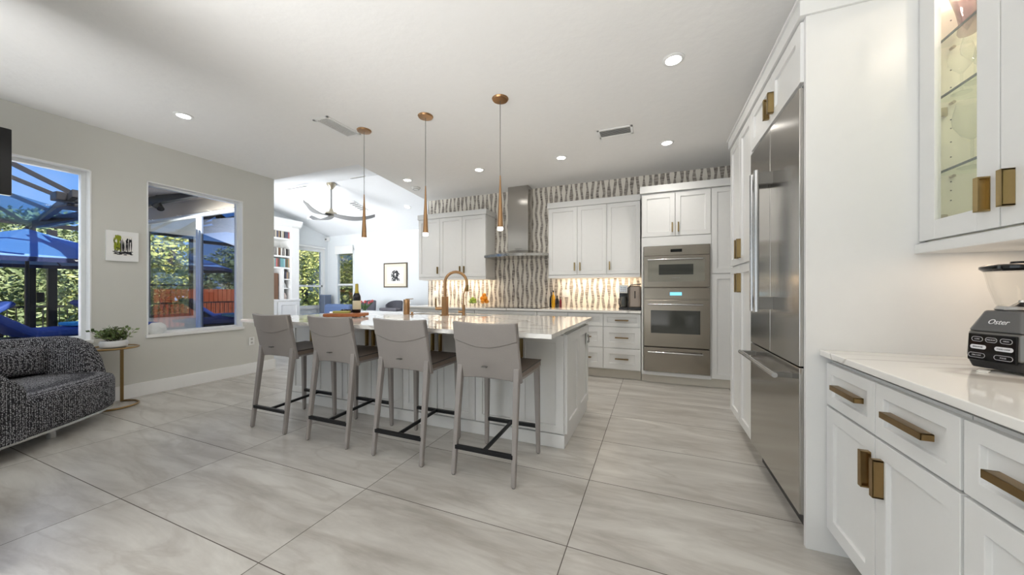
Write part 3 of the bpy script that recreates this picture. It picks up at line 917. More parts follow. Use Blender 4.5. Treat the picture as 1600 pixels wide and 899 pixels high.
# oven tower
OX0, OX1 = -.138, .655
t = thing('oven_tower_cabinet', 'tall white cabinet housing the stainless wall ovens', 'cabinet', (.26, 5.1, 0))
mb = MB()
yb = YB - .004
mb.box(OX0, OX0 + .018, BFY, yb, .11, 2.44).box(OX1 - .012, OX1, BFY, yb, .11, 2.44).box(OX0 + .018, OX1 - .012, yb - .01, yb, .11, 2.44)
mb.box(OX0 + .018, OX1 - .012, BFY, yb - .01, .11, .15).box(OX0 + .018, OX1 - .012, BFY, yb - .01, 1.755, 1.875).box(OX0 + .018, OX1 - .012, BFY, yb - .01, 2.42, 2.44)
mb.box(OX0, OX1, BFY - .02, BFY, 1.755, 1.872).box(OX0, OX1, BFY - .02, BFY, .10, .148).box(OX0, OX0 + .022, BFY - .02, BFY, .148, 1.755).box(OX1 - .01, OX1, BFY - .02, BFY, .148, 1.755)
mb.build('carcass', M_CAB, t, bevel=.001)
MB().box(OX0, OX1, BFY + .03, YB - .004, 0, .11).build('toe_kick', M_KICK, t)
xm = (OX0 + OX1) / 2
for k, (a, b_) in enumerate(((OX0 + .005, xm), (xm, OX1 - .003))):
    d = front(t, 'door', (a, BFY, 1.875), X_, -Y_, b_ - a, .555)
    pull(d, (xm + (-.035 if k == 0 else .035), BFY - .02, 1.985), Z_, X_ * -1, -Y_, .12, wd=.014)
MB().box(OX0 - .02, XR - .004, BFY - .045, YB - .004, 2.441, 2.53).build('crown', M_CAB, t, bevel=.002)

t = thing('tall_cabinet', 'tall narrow white cabinet between the ovens and the pantry', 'cabinet', (.95, 5.1, 0))
carc(OX1 + .001, XR - .004, BFY, YB - .004, .11, 2.439, t)
MB().box(OX1, XR - .004, BFY + .03, YB - .004, 0, .11).build('toe_kick', M_KICK, t)
front(t, 'door', (OX1 + .002, BFY, .112), X_, -Y_, .45, 1.275)
front(t, 'door', (OX1 + .002, BFY, 1.392), X_, -Y_, .45, 1.045)

# ovens
OA, OB = OX0 + .026, OX1 - .013
OY = BFY - .022
t = thing('microwave_oven', 'built-in stainless microwave drawer door oven above the wall oven', 'microwave', (.26, 5.0, 1.23))
t['label'] = 'built-in stainless microwave with small dark window above the wall oven'
MB().box(OA, OB, OY, BFY + .3, 1.225, 1.752).build('body', M_STEELD, t, bevel=.002)
d = MB().box(OA + .004, OB - .004, OY - .03, OY, 1.63, 1.748).build('control_panel', M_STEELD, t, bevel=.003)
MB().box(xm - .055, xm + .075, OY - .032, OY - .029, 1.668, 1.705).build('display', M_BLACKG, d)
d = MB().box(OA + .004, OB - .004, OY - .03, OY, 1.232, 1.622).build('door', M_STEELD, t, bevel=.003)
MB().box(xm - .19, xm + .20, OY - .033, OY - .029, 1.385, 1.515).build('window', M_DGLASS, d, bevel=.001)
MB().box(OA + .05, OB - .06, OY - .0315, OY - .0295, 1.30, 1.59).build('door_inlay', mat('oven_grey_glass', C(150, 148, 138), .15, .3), d)
bar_pull(d, (xm - .01, OY - .03, 1.575), X_, -Y_, .62, .010, .04)
text_part('brand_plate', 'THERMADOR', .018, M_CHROME, d, (xm, OY - .0335, 1.345), Matrix.Rotation(R(90), 3, 'X'))

t = thing('built_in_oven', 'built-in stainless wall oven with blue display and large dark window', 'oven', (.26, 5.0, .47))
MB().box(OA, OB, OY, BFY + .3, .47, 1.222).build('body', M_STEELD, t, bevel=.002)
d = MB().box(OA + .004, OB - .004, OY - .03, OY, 1.08, 1.215).build('control_panel', M_STEELD, t, bevel=.003)
MB().box(xm - .062, xm + .072, OY - .032, OY - .029, 1.125, 1.165).build('display', M_LED, d)
d = MB().box(OA + .004, OB - .004, OY - .03, OY, .475, 1.065).build('door', M_STEELD, t, bevel=.003)
MB().box(xm - .285, xm + .275, OY - .033, OY - .029, .645, .935).build('window', M_DGLASS, d, bevel=.001)
bar_pull(d, (xm - .01, OY - .03, 1.01), X_, -Y_, .62, .011, .045)
t = thing('warming_drawer', 'stainless warming drawer with bar handle below the wall oven', 'drawer', (.26, 5.0, .15))
MB().box(OA, OB, OY, BFY + .3, .152, .462).build('body', M_STEELD, t, bevel=.002)
d = MB().box(OA + .004, OB - .004, OY - .03, OY, .156, .458).build('drawer_front', M_STEELD, t, bevel=.003)
bar_pull(d, (xm - .01, OY - .03, .405), X_, -Y_, .62, .011, .045)

# range hood
t = thing('range_hood', 'stainless chimney range hood with a thin curved canopy', 'range hood', (-2.0, 5.2, 1.7))
MB().box(-2.20, -1.85, 5.185, YB, 1.80, 2.878).build('chimney', M_STEEL, t, bevel=.002)
mb = MB()
n = 20; poly = [(-1.47, 5.41), (-1.47, 4.98)]
for i in range(n + 1):
    a = i / n
    x = -1.47 + (-2.53 + 1.47) * a
    poly.append((x, 4.98 - .16 * math.sin(math.pi * a)))
poly += [(-2.53, 4.98), (-2.53, 5.41)]
poly = list(dict.fromkeys(poly))
A = [mb.b.verts.new((x, y, 1.715)) for x, y in poly]
B = [mb.b.verts.new((x, y, 1.755)) for x, y in poly]
T2 = [mb.b.verts.new((-2.02 + (x + 2.0) * .34, 5.41 - (5.41 - y) * .48, 1.835)) for x, y in poly]
mb.face(A[::-1]); mb.face(T2)
for r1, r2 in ((A, B), (B, T2)):
    for i in range(len(poly)):
        j = (i + 1) % len(poly); mb.face([r1[i], r1[j], r2[j], r2[i]])
mb.build('canopy', M_STEEL, t, smooth=True)
mb = MB()
for i in range(9):
    mb.cyl((-2.24 + i * .06, 4.83, 1.74), (-2.24 + i * .06, 4.822, 1.74), .006, seg=8)
mb.build('buttons', M_CHROME, t)
text_part('brand_plate', 'THERMADOR', .02, M_BLACKP, t, (-2.02, 5.184, 1.86), Matrix.Rotation(R(90), 3, 'X'))

# under cabinet lights
area('under_cabinet_light_left', (-3.2, 5.26, 1.365), (0, .25, -1), 1.25, .06, 4.2, (1, .78, .55))
area('under_cabinet_light_middle', (-.80, 5.26, 1.365), (0, .25, -1), 1.2, .06, 4.2, (1, .78, .55))

# outlets on the mosaic
def outlet(x, z, label):
    t = thing('outlet', label, 'outlet', (x, YB - .004, z))
    MB().box(x - .06, x + .06, YB - .008, YB, z - .06, z + .06).build('cover_plate', M_WHITEP, t, bevel=.002)
    mb = MB()
    for dx in (-.03, .03): mb.box(x + dx - .014, x + dx + .014, YB - .0095, YB - .007, z - .035, z + .035)
    mb.build('socket', M_TRIM, t)
outlet(-3.767, 1.13, 'white double outlet on the mosaic behind the gold faucet')
outlet(-1.293, 1.14, 'white double outlet on the mosaic right of the oil bottles')
outlet(-.44, 1.13, 'white double outlet on the mosaic left of the coffee maker')
t = thing('outlet', 'white outlet low on the grey wall left of the first stool', 'outlet', (XL, 3.144, .464))
MB().box(XL, XL + .007, 3.108, 3.18, .405, .52).build('cover_plate', M_WHITEP, t, bevel=.002)
MB().box(XL + .006, XL + .009, 3.13, 3.158, .425, .455).box(XL + .006, XL + .009, 3.13, 3.158, .475, .505).build('socket', mat('outlet_grey', C(190, 190, 185), .5), t)

# ------------------------------------------------------------------ island
IX0, IX1, IY0, IY1 = -3.60, -.615, 2.537, 3.45
t = thing('kitchen_island', 'long white kitchen island with shaker doors and brass pulls', 'kitchen island', (-2.1, 3.0, 0))
MB().box(IX0, IX1, IY0, IY1, .10, .86).build('carcass', M_CAB, t)
MB().box(IX0 + .01, IX1 + .004, IY0 - .022, IY1 + .01, 0, .10).build('plinth', M_CAB, t, bevel=.003)
step = (IX1 - IX0) / 4
for k in range(4):
    a = IX0 + k * step
    for j in range(2):
        d = front(t, 'door', (a + j * step / 2, IY0, .105), X_, -Y_, step / 2, .745, rail=.06)
        pull(d, (a + step / 2 + (-.04 if j == 0 else .04), IY0 - .02, .735), Z_, X_ * -1, -Y_, .15, wd=.018)
for (ya, yb) in ((2.537, 2.995), (2.995, 3.45)):
    front(t, 'end_panel', (IX1, ya, .10), Y_, X_, yb - ya, .755, rail=.075)
MB().box(IX0 + .05, IX1 - .1, IY0 - .0, IY0 + .4, .855, .885).build('counter_support', M_CAB, t)
# sink recess is cut as a rim and basin sitting in the slab
SX0, SX1, SY0, SY1 = -2.62, -1.62, 3.20, 3.46
mb = MB()
CX0, CX1, CY0, CY1 = -3.60, -.572, 2.03, 3.52
mb.box(CX0, CX1, CY0, SY0, .886, .915).box(CX0, SX0, SY0, CY1, .886, .915).box(SX1, CX1, SY0, CY1, .886, .915).box(SX0, SX1, SY1, CY1, .886, .915)
top = mb.build('island_countertop', M_QUARTZ, None)
tag(top, 'large white veined quartz slab on top of the island', 'countertop')
mb = MB()
mb.box(SX0 - .01, SX1 + .01, SY0 - .01, SY1 + .01, .872, .8855)
s_ = MB()
s_.box(SX0, SX1, SY0, SY1, .862, .865).box(SX0 - .008, SX0, SY0, SY1, .862, .885).box(SX1, SX1 + .008, SY0, SY1, .862, .885).box(SX0 - .008, SX1 + .008, SY0 - .008, SY0, .862, .885).box(SX0 - .008, SX1 + .008, SY1 - .012, SY1 - .001, .865, .885)
sk = s_.build('sink', M_STEEL, None, bevel=.002)
tag(sk, 'undermount steel sink behind the gold faucet on the island', 'sink')
mb.b.free()
# outlet on the island end
t = thing('outlet', 'white outlet with chrome plugs on the right end of the island', 'outlet', (-.594, 3.44, .72))
MB().box(-.595, -.588, 3.33, 3.40, .66, .775).build('cover_plate', M_WHITEP, t, bevel=.002)
MB().box(-.588, -.575, 3.345, 3.365, .735, .76).box(-.588, -.575, 3.345, 3.365, .68, .70).cyl((-.58, 3.37, .75), (-.58, 3.39, .68), .006).build('plug', M_CHROME, t, bevel=.002)

# ------------------------------------------------------------------ counter stools
def stool_mesh(t, xc):
    x0, x1 = xc - .22, xc + .22
    w_ = .037
    # four tapered legs
    for (xt, yt, xb, yb, zt) in ((x0 + .02, 1.985, x0 + .012, 1.905, .70), (x1 - .02, 1.985, x1 - .012, 1.905, .70),
                                 (x0 + .02, 2.375, x0 + .012, 2.385, .65), (x1 - .02, 2.375, x1 - .012, 2.385, .65)):
        MB().taper((xb, yb, 0.004), (xt, yt, zt), .028, .040, .028, .040).build('leg', M_LEATH, t, bevel=.006, bseg=2)
    # seat
    mb = MB()
    nx, ny = 8, 6
    rows = []
    for j in range(ny + 1):
        row = []
        for i in range(nx + 1):
            a, b_ = i / nx, j / ny
            x = x0 + .0 + (x1 - x0) * a
            y = 1.985 + (2.41 - 1.985) * b_
            dip = .012 * math.sin(math.pi * a) * math.sin(math.pi * b_)
            row.append(mb.b.verts.new((x, y, .672 - dip + .006 * b_)))
        rows.append(row)
    for j in range(ny):
        for i in range(nx):
            mb.face([rows[j][i], rows[j][i + 1], rows[j + 1][i + 1], rows[j + 1][i]])
    g = bmesh.ops.extrude_face_region(mb.b, geom=mb.b.faces[:])
    vs = [v for v in g['geom'] if isinstance(v, bmesh.types.BMVert)]
    for v in vs: v.co.z = .632
    mb.build('seat', M_LEATHS, t, smooth=True, bevel=.006)
    MB().tube([(x0 - .001, 2.0, .668), (x0 - .001, 2.408, .676), (x1 + .001, 2.408, .676), (x1 + .001, 2.0, .668)], .0035, 6).build('seat_piping', M_BLACKP, t)
    MB().box(x0 + .003, x1 - .003, 1.99, 2.405, .617, .634).build('seat_apron', M_LEATH, t, bevel=.003)
    # back: a slightly curved slab from z .60 to .975, bottom edge arched
    def slab(zf0, zf1, th0, extra, name, m, sub=0):
        mb = MB(); nx, nz = 12, 10
        F_, K = [], []
        for j in range(nz + 1):
            rf, rb = [], []
            for i in range(nx + 1):
                a = i / nx; b_ = j / nz
                z0_ = zf0(a); z1_ = zf1(a)
                z = z0_ + (z1_ - z0_) * b_
                hz = (z - .60) / .375
                y = 1.995 - .075 * hz - .035 * math.sin(math.pi * a) * (.3 + .7 * hz) + .01
                wtap = 1.0 - .03 * hz
                x = xc + (a - .5) * .455 * wtap
                rb.append(mb.b.verts.new((x, y - th0 / 2 - extra, z)))
                rf.append(mb.b.verts.new((x, y + th0 / 2 + extra, z)))
            F_.append(rf); K.append(rb)
        for j in range(nz):
            for i in range(nx):
                mb.face([K[j][i], K[j][i + 1], K[j + 1][i + 1], K[j + 1][i]])
                mb.face([F_[j][i], F_[j + 1][i], F_[j + 1][i + 1], F_[j][i + 1]])
        for j in range(nz):
            mb.face([K[j][0], K[j + 1][0], F_[j + 1][0], F_[j][0]])
            mb.face([K[j][nx], F_[j][nx], F_[j + 1][nx], K[j + 1][nx]])
        for i in range(nx):
            mb.face([K[0][i], F_[0][i], F_[0][i + 1], K[0][i + 1]])
            mb.face([K[nz][i], K[nz][i + 1], F_[nz][i + 1], F_[nz][i]])
        return mb.build(name, m, t, smooth=True, bevel=.006)
    arch = lambda a: .603 + .022 * math.sin(math.pi * a)
    topz = lambda a: .968 + .008 * abs(2 * a - 1) ** 2
    slab(arch, topz, .030, 0, 'backrest', M_LEATH)
    slab(lambda a: .868 - .045 * math.sin(math.pi * a), lambda a: .978 + .008 * abs(2 * a - 1) ** 2, .034, .004, 'head_flap', M_LEATH)
    MB().box(xc - .018, xc + .018, 1.918, 1.942, .700, .706).build('maker_tag', M_PEWTER, t)
    # footrest frame: rear bar, front bar, centre bar
    MB().box(x0 + .02, x1 - .02, 1.905, 1.93, .165, .19).build('rear_stretcher', M_BLACK, t, bevel=.002)
    MB().box(x0 + .02, x1 - .02, 2.37, 2.395, .185, .21).build('front_stretcher', M_BLACK, t, bevel=.002)
    MB().taper((xc, 1.92, .1775), (xc, 1.92, .1775), .02, .02)
    MB().obox((xc - .01, 1.92, .168), X_, Z_, Vector((0, .46, .02)).normalized(), .02, .02, .46).build('centre_stretcher', M_BLACK, t, bevel=.002)
    mb = MB()
    for x in (x0 + .012, x1 - .012):
        for y in (1.905, 2.385): mb.cyl((x, y, 0), (x, y, .006), .011, seg=10)
    mb.build('foot_glides', M_PEWTER, t)
SXC = [-3.010, -2.325, -1.648, -.980]
st0 = thing('counter_stool', 'taupe leather counter stool furthest left, nearest the grey wall', 'stool', (SXC[0], 2.15, 0), 'leather stools along the island')
stool_mesh(st0, SXC[0])
for x, lb in zip(SXC[1:], ('taupe leather counter stool in front of the cutting board, second from the left wall',
                           'taupe leather counter stool in front of the gold faucet, third from the left wall',
                           'nearest taupe leather counter stool, by the right end of the island')):
    dup(st0, (x, 2.15, 0), lb)

# ------------------------------------------------------------------ things on the island
# main faucet
fx, fy = -2.085, 3.17
t = thing('kitchen_faucet', 'tall brushed gold gooseneck faucet with a square body on the island', 'faucet', (fx, fy, .915))
MB().box(fx - .027, fx + .027, fy - .027, fy + .027, .9155, 1.12).build('body', M_COPPER, t, bevel=.003)
MB().box(fx - .036, fx + .036, fy - .036, fy + .036, .915, .925).build('base_plate', M_COPPER, t, bevel=.002)
dx, dy = .80, .60
pts = [(fx, fy, 1.10), (fx, fy, 1.26)]
r_ = .118
for i in range(13):
    a = math.pi * i / 12
    k = r_ * (1 - math.cos(a)); pts.append((fx + dx * k, fy + dy * k, 1.27 + r_ * math.sin(a)))
pts.append((fx + dx * 2 * r_ * 1.01, fy + dy * 2 * r_ * 1.01, 1.20))
MB().tube(pts, .0155, 14).build('spout', M_COPPER, t, smooth=True)
MB().cyl((pts[-1][0], pts[-1][1], 1.245), (pts[-1][0], pts[-1][1], 1.175), .0185, seg=16).build('spray_head', M_BRASSD, t, smooth=True)
MB().cyl((fx - .02, fy, .99), (fx - .10, fy - .03, .99), .017, seg=14).build('lever_hub', M_COPPER, t, smooth=True)
MB().cyl((fx - .095, fy - .028, .975), (fx - .10, fy - .03, 1.10), .008, seg=10).build('lever', M_BRASSD, t, smooth=True)
# filtered water tap
gx, gy = -1.895, 3.24
t = thing('filter_tap', 'small slim brushed gold water tap right of the tall faucet', 'faucet', (gx, gy, .915))
MB().cyl((gx, gy, .915), (gx, gy, 1.03), .017, seg=16).cyl((gx, gy, .915), (gx, gy, .922), .024, seg=16).build('body', M_COPPER, t, smooth=True)
MB().tube([(gx, gy, 1.02), (gx, gy, 1.14), (gx + .004, gy + .008, 1.165), (gx + .004, gy + .02, 1.20), (gx + .002, gy + .04, 1.22)], .007, 10).build('spout', M_COPPER, t, smooth=True)
MB().cyl((gx - .01, gy, .955), (gx - .055, gy - .015, .955), .012, seg=12).build('lever_hub', M_COPPER, t, smooth=True)
MB().cyl((gx - .05, gy - .014, .96), (gx - .05, gy - .014, 1.03), .003, seg=8).build('lever', M_BRASSD, t)
# canister and small drain knob
t = thing('brass_canister', 'cylindrical brushed brass canister left of the gold faucet', 'canister', (-2.60, 3.17, .915))
MB().lathe([(0, 0), (.033, 0), (.035, .003), (.035, .165), (.033, .168), (0, .168)], (-2.60, 3.17, .915), 28).build('body', M_COPPER, t, smooth=True)
MB().cyl((-2.60, 3.17, 1.083), (-2.60, 3.17, 1.092), .012, seg=14).cyl((-2.60, 3.17, 1.088), (-2.53, 3.20, 1.092), .004, seg=8).build('pump_lever', M_BRASSD, t, smooth=True)
t = MB().lathe([(0, 0), (.022, 0), (.024, .004), (.012, .010), (.010, .018), (.017, .024), (.013, .030), (0, .032)], (-2.50, 3.14, .915), 18).build('drain_button', M_COPPER, None, smooth=True)
tag(t, 'small round brass button on the island beside the canister', 'button')
# cutting board rotated
BA = YAW
bc = Vector((-2.885, 2.585, .915))
u_ = Vector((math.cos(BA), math.sin(BA), 0)); v_ = Vector((-math.sin(BA), math.cos(BA), 0))
def bp_(a, b_, z=0): return bc + u_ * a + v_ * b_ + Z_ * z
t = thing('cutting_board', 'thick wooden cutting board on the island holding cheese and wine', 'cutting board', tuple(bc))
MB().obox(bp_(-.18, -.10, .008), u_, v_, Z_, .36, .24, .032).build('board', M_WOOD, t, bevel=.008, bseg=3)
mb = MB()
for a in (-.14, .14):
    for b_ in (-.07, .11): mb.cyl(bp_(a, b_, 0), bp_(a, b_, .01), .012, seg=10)
mb.build('feet', M_BLACKP, t)
# bottle
b0 = bp_(.075, .085, .04)
t = thing('wine_bottle', 'dark wine bottle with gold foil neck on the cutting board', 'bottle', tuple(b0))
MB().lathe([(0, 0), (.036, 0), (.039, .006), (.039, .155), (.036, .175), (.022, .205), (.0155, .23), (.0145, .27), (0, .27)], b0, 24).build('glass_body', M_WINEB, t, smooth=True)
MB().lathe([(.0395, .035), (.0400, .036), (.0400, .125), (.0395, .126)], b0, 24).build('paper_label', M_LABEL, t, smooth=True)
MB().lathe([(.0235, .200), (.0165, .23), (.0158, .285), (.014, .30), (0, .30)], b0, 20).build('foil_neck', M_FOIL, t, smooth=True)
# cheese
t = MB().obox(bp_(-.125, -.02, .04), u_, v_, Z_, .16, .06, .022).build('herb_cheese', M_CHEESE, None, bevel=.004)
tag(t, 'flat block of green flecked cheese on the cutting board', 'cheese')
# grapes
rnd = random.Random(3)
gm = MB()
gpos = []
for i in range(26):
    a = rnd.uniform(-.10, .03); b_ = rnd.uniform(.065, .115)
    gpos.append((a, b_, .05 + rnd.uniform(0, .018)))
g0 = None
for i, (a, b_, z) in enumerate(gpos):
    p = bp_(a, b_, z)
    if g0 is None:
        g0 = MB().ball(p, .0105, 10).build('grape', M_GRAPE, None, smooth='all'); g0.location = (0, 0, 0)
        tag(g0, 'dark red grape in the bunch behind the cheese on the board', 'grape', 'grapes on the cutting board'); P0 = p
    else:
        c = g0.copy(); COL.objects.link(c); c.location = p - P0

# ------------------------------------------------------------------ things on the back counter
def fruit_bowl(x, y, label):
    t = thing('glass_bowl', label, 'bowl', (x, y, .918))
    MB().lathe([(0, .0), (.045, 0), (.045, .004), (.012, .012), (.012, .03), (.05, .04), (.085, .07), (.09, .10), (.087, .10), (.08, .07), (.045, .045), (0, .04)], (x, y, .918), 24).build('bowl', M_CGLASS, t, smooth=True)
    return t
fruit_bowl(-2.86, 5.2, 'footed clear glass bowl filled with limes under the left cabinets')
fruit_bowl(-2.60, 5.12, 'footed clear glass bowl filled with oranges nearest the hood')
def pile(name, m, label, grp, r, spots):
    f = None
    for p in spots:
        if f is None:
            f = MB().ball((0, 0, 0), r, 14).build(name, m, None, smooth='all'); tag(f, label, name, grp); o = f
        else:
            o = f.copy(); COL.objects.link(o)
        o.location = p
lim = [(-2.86 + .045 * math.cos(a), 5.2 + .045 * math.sin(a), .992) for a in (0, 1.05, 2.1, 3.14, 4.2, 5.25)] + [(-2.86, 5.2, 1.0)] + \
      [(-2.86 + .038 * math.cos(a), 5.2 + .038 * math.sin(a), 1.03) for a in (.5, 1.8, 3.0, 4.3, 5.5)] + [(-2.86, 5.2, 1.055)]
pile('lime', M_LIME, 'green lime heaped in the left glass bowl on the back counter', 'limes in the glass bowl', .025, lim)
org = [(-2.60 + .042 * math.cos(a), 5.12 + .042 * math.sin(a), 1.005) for a in (.3, 2.4, 4.5)] + [(-2.60 + .035 * math.cos(a), 5.12 + .035 * math.sin(a), 1.06) for a in (1.4, 3.5, 5.6)] + [(-2.60, 5.12, 1.11)]
pile('orange', M_ORG, 'bright orange fruit stacked in the glass bowl nearest the hood', 'oranges in the glass bowl', .036, org)
# oil bottles
def bottle(name, x, y, h, r, m, label, cap=M_BLACKP, lb=None):
    t = thing(name, label, 'bottle', (x, y, .918))
    MB().lathe([(0, 0), (r * .9, 0), (r, .006), (r, h * .55), (r * .85, h * .66), (r * .35, h * .78), (r * .3, h * .93), (0, h * .93)], (x, y, .918), 20).build('glass_body', m, t, smooth=True)
    MB().cyl((x, y, .918 + h * .9), (x, y, .918 + h), r * .34, seg=12).build('cap', cap, t)
    if lb: MB().lathe([(r * 1.01, h * .12), (r * 1.015, h * .13), (r * 1.015, h * .5), (r * 1.01, h * .51)], (x, y, .918), 20).build('paper_label', lb, t, smooth=True)
bottle('oil_bottle', -1.46, 5.28, .27, .03, M_OIL, 'tallest dark topped bottle with a golden label on the back counter', M_BLACKG, M_OIL)
bottle('oil_bottle', -1.50, 5.30, .25, .026, M_WINEB, 'slim black bottle just left of the golden oil bottle')
bottle('oil_bottle', -1.395, 5.28, .19, .028, M_WINEB, 'short black bottle between the golden and red bottles')
bottle('oil_bottle', -1.345, 5.29, .17, .02, M_REDBAND, 'small dark red bottle nearest the mosaic outlet')
# coffee maker
cx, cy = -.36, 5.15
t = thing('coffee_maker', 'black and steel coffee maker on the back counter beside the ovens', 'coffee maker', (cx, cy, .918))
MB().box(cx - .085, cx + .035, cy - .13, cy + .13, .918, .95).build('base', M_BLACKP, t, bevel=.006)
MB().box(cx - .085, cx + .035, cy - .02, cy + .13, .95, 1.15).build('column', M_BLACKG, t, bevel=.006)
MB().box(cx - .085, cx + .035, cy - .13, cy + .13, 1.15, 1.265).build('brew_head', M_WHITEP, t, bevel=.008)
MB().box(cx - .07, cx + .02, cy - .134, cy - .129, 1.165, 1.245).build('control_panel', M_CHROME, t, bevel=.002)
mb = MB()
for px in (-.05, -.025, 0): 
    for pz in (1.18, 1.205, 1.228): mb.cyl((cx + px, cy - .134, pz), (cx + px, cy - .137, pz), .006, seg=8)
mb.build('buttons', M_BLACKP, t)
MB().lathe([(0, 0), (.04, 0), (.047, .02), (.05, .08), (.035, .13), (.036, .15), (0, .15)], (cx - .02, cy - .06, .952), 20).build('carafe', M_DGLASS, t, smooth=True)
MB().tube([(cx - .065, cy - .09, 1.08), (cx - .09, cy - .12, 1.07), (cx - .088, cy - .118, 1.0), (cx - .06, cy - .085, .98)], .006, 8).build('carafe_handle', M_CHROME, t, smooth=True)
# toaster beside
cx = -.235
t = thing('toaster', 'rounded steel toaster with black trim tucked against the oven tower', 'toaster', (cx, 5.12, .918))
MB().box(cx - .075, cx + .085, 5.0, 5.30, .945, 1.255).build('shell', mat('toaster_taupe_metal', C(150, 138, 128), .35, .6), t, bevel=.03, bseg=4)
MB().box(cx - .082, cx + .088, 4.99, 5.31, .918, .955).build('base', M_BLACKP, t, bevel=.006)
MB().tube([(cx - .082, 5.0, .94), (cx - .082, 5.0, 1.22), (cx - .05, 5.0, 1.262), (cx + .085, 5.0, 1.275)], .008, 8).build('trim_band', M_BLACKP, t)
MB().box(cx - .0, cx + .012, 4.994, 5.002, 1.08, 1.18).build('lever_slot', M_BLACKG, t)

# ------------------------------------------------------------------ blender on the right counter
bl = thing('blender', 'grey and black countertop blender with a glass jar and button panel', 'blender', (1.125, 1.655, .915))
L0 = Vector((1.125, 1.655, .915))
def lb_(x, y, z): return L0 + Vector((x, y, z))
hw = .098
def frus(mb, a0, z0, a1, z1, ox=0, cut=.25):
    ring = []
    for a, z in ((a0, z0), (a1, z1)):
        c = a * cut
        ring.append([mb.b.verts.new(lb_(x + ox, y, z)) for x, y in ((-a, -a + c), (-a + c, -a), (a - c, -a), (a, -a + c), (a, a - c), (a - c, a), (-a + c, a), (-a, a - c))])
    A, B = ring
    for i in range(8): mb.face([A[i], A[(i + 1) % 8], B[(i + 1) % 8], B[i]])
    mb.face(A[::-1]); mb.face(B)
    return mb
frus(MB(), .090, .008, .100, .040).build('skirt', M_BLACKP, bl, bevel=.004)
mb = MB(); frus(mb, .100, .040, .096, .130); 
mb.build('motor_body', M_PEWTER, bl, bevel=.008, bseg=3)
frus(MB(), .096, .130, .066, .200).build('shoulder', mat('blender_grey', C(98, 98, 98), .3, .3), bl, bevel=.006, bseg=3)
# panel on the -x face
def pl(y0, y1, z0, z1, x=-.1045, th=.006, m=None, name='button', parent=None, bev=.002):
    mb = MB()
    sl = (.096 - .100) / .09
    def X(z): return x - sl * 0 + (z - .04) * .0444
    v = [(X(z0), y0, z0), (X(z0) , y1, z0), (X(z1), y1, z1), (X(z1), y0, z1)]
    p = [lb_(*q) for q in v] + [lb_(q[0] + th, q[1], q[2]) for q in v]
    mb.hexa([p[0], p[1], p[5], p[4], p[3], p[2], p[6], p[7]])
    return mb.build(name, m, parent or bl, bevel=bev, bseg=3)
pn = pl(-.066, .072, .032, .122, m=M_BLACKG, name='button_panel', bev=.003)
M_BTNL = mat('white_button', C(225, 225, 228), .35); M_LINE = mat('button_outline', C(190, 190, 195), .4)
def btn(yc, zc, w_, h_, m, nm='button'):
    pts = []
    for i in range(24):
        a = 2 * math.pi * i / 24
        y = yc + (w_ / 2 - h_ / 2) * (1 if math.cos(a) > 0 else -1) + h_ / 2 * math.cos(a)
        z = zc + h_ / 2 * math.sin(a)
        pts.append(lb_(-.1056 + (z - .04) * .0444, y, z))
    if m is M_BTNL:
        mb = MB(); A = [mb.b.verts.new(p) for p in pts]; B = [mb.b.verts.new(p + Vector((.003, 0, 0))) for p in pts]
        mb.face(A); mb.face(B[::-1])
        for i in range(24): mb.face([A[i], A[(i + 1) % 24], B[(i + 1) % 24], B[i]])
        mb.build(nm, m, pn)
    else:
        MB().tube(pts, .0008, 5, closed=True).build(nm, m, pn)
for yc in (.043, .003, -.038): btn(yc, .104, .032, .015, M_LINE)
btn(.040, .078, .046, .014, M_BTNL); btn(-.032, .078, .050, .014, M_BTNL)
btn(.043, .050, .048, .015, M_LINE); btn(-.032, .050, .050, .015, M_LINE)
RM = Matrix.Rotation(R(-90), 3, 'Z') @ Matrix.Rotation(R(90), 3, 'X')
for body, yc, zc in (('LOW', .043, .104), ('MEDIUM', .003, .104), ('HIGH', -.038, .104), ('ON / OFF', .043, .050), ('PULSE', -.032, .050)):
    text_part('button_text', body, .0065, M_LINE, pn, lb_(-.1060 + (zc - .04) * .0444, yc, zc), RM, .0003)
for body, yc in (('SMOOTHIE', .040), ('FOOD CHOP', -.032)):
    text_part('button_text', body, .006, M_BLACKP, pn, lb_(-.1062 + (.078 - .04) * .0444, yc, .078), RM, .0003)
tilt = math.atan2(.030, .070)
RM2 = Matrix.Rotation(R(-90), 3, 'Z') @ Matrix.Rotation(R(90) - tilt, 3, 'X')
text_part('brand_name', 'Oster', .024, M_BTNL, bl, lb_(-.0835, 0.0, .163), RM2, .0006, shear=.25)
# collar, jar and lid
MB().lathe([(0, .198), (.060, .198), (.064, .205), (.058, .214), (.055, .214), (0, .214)], L0, 28).build('collar', M_CHROME, bl, smooth=True)
mb = MB()
prof = [(.055, .214), (.060, .225), (.074, .275), (.082, .32), (.086, .335)]
rings = []
for r_, z in prof:
    rings.append([mb.b.verts.new(lb_(r_ * (1 + .035 * math.cos(8 * 2 * math.pi * k / 48)) * math.cos(2 * math.pi * k / 48), r_ * (1 + .035 * math.cos(8 * 2 * math.pi * k / 48)) * math.sin(2 * math.pi * k / 48), z)) for k in range(48)])
for A, B in zip(rings, rings[1:]):
    for k in range(48): mb.face([A[k], A[(k + 1) % 48], B[(k + 1) % 48], B[k]])
jar = mb.build('glass_jar', M_JAR, bl, smooth='all')
sm = jar.modifiers.new('s', 'SOLIDIFY'); sm.thickness = .003
MB().lathe([(0, .330), (.088, .330), (.098, .338), (.098, .346), (.085, .352), (.03, .354), (.028, .362), (0, .362)], L0, 32).build('lid', M_BLACKG, bl, smooth=True)
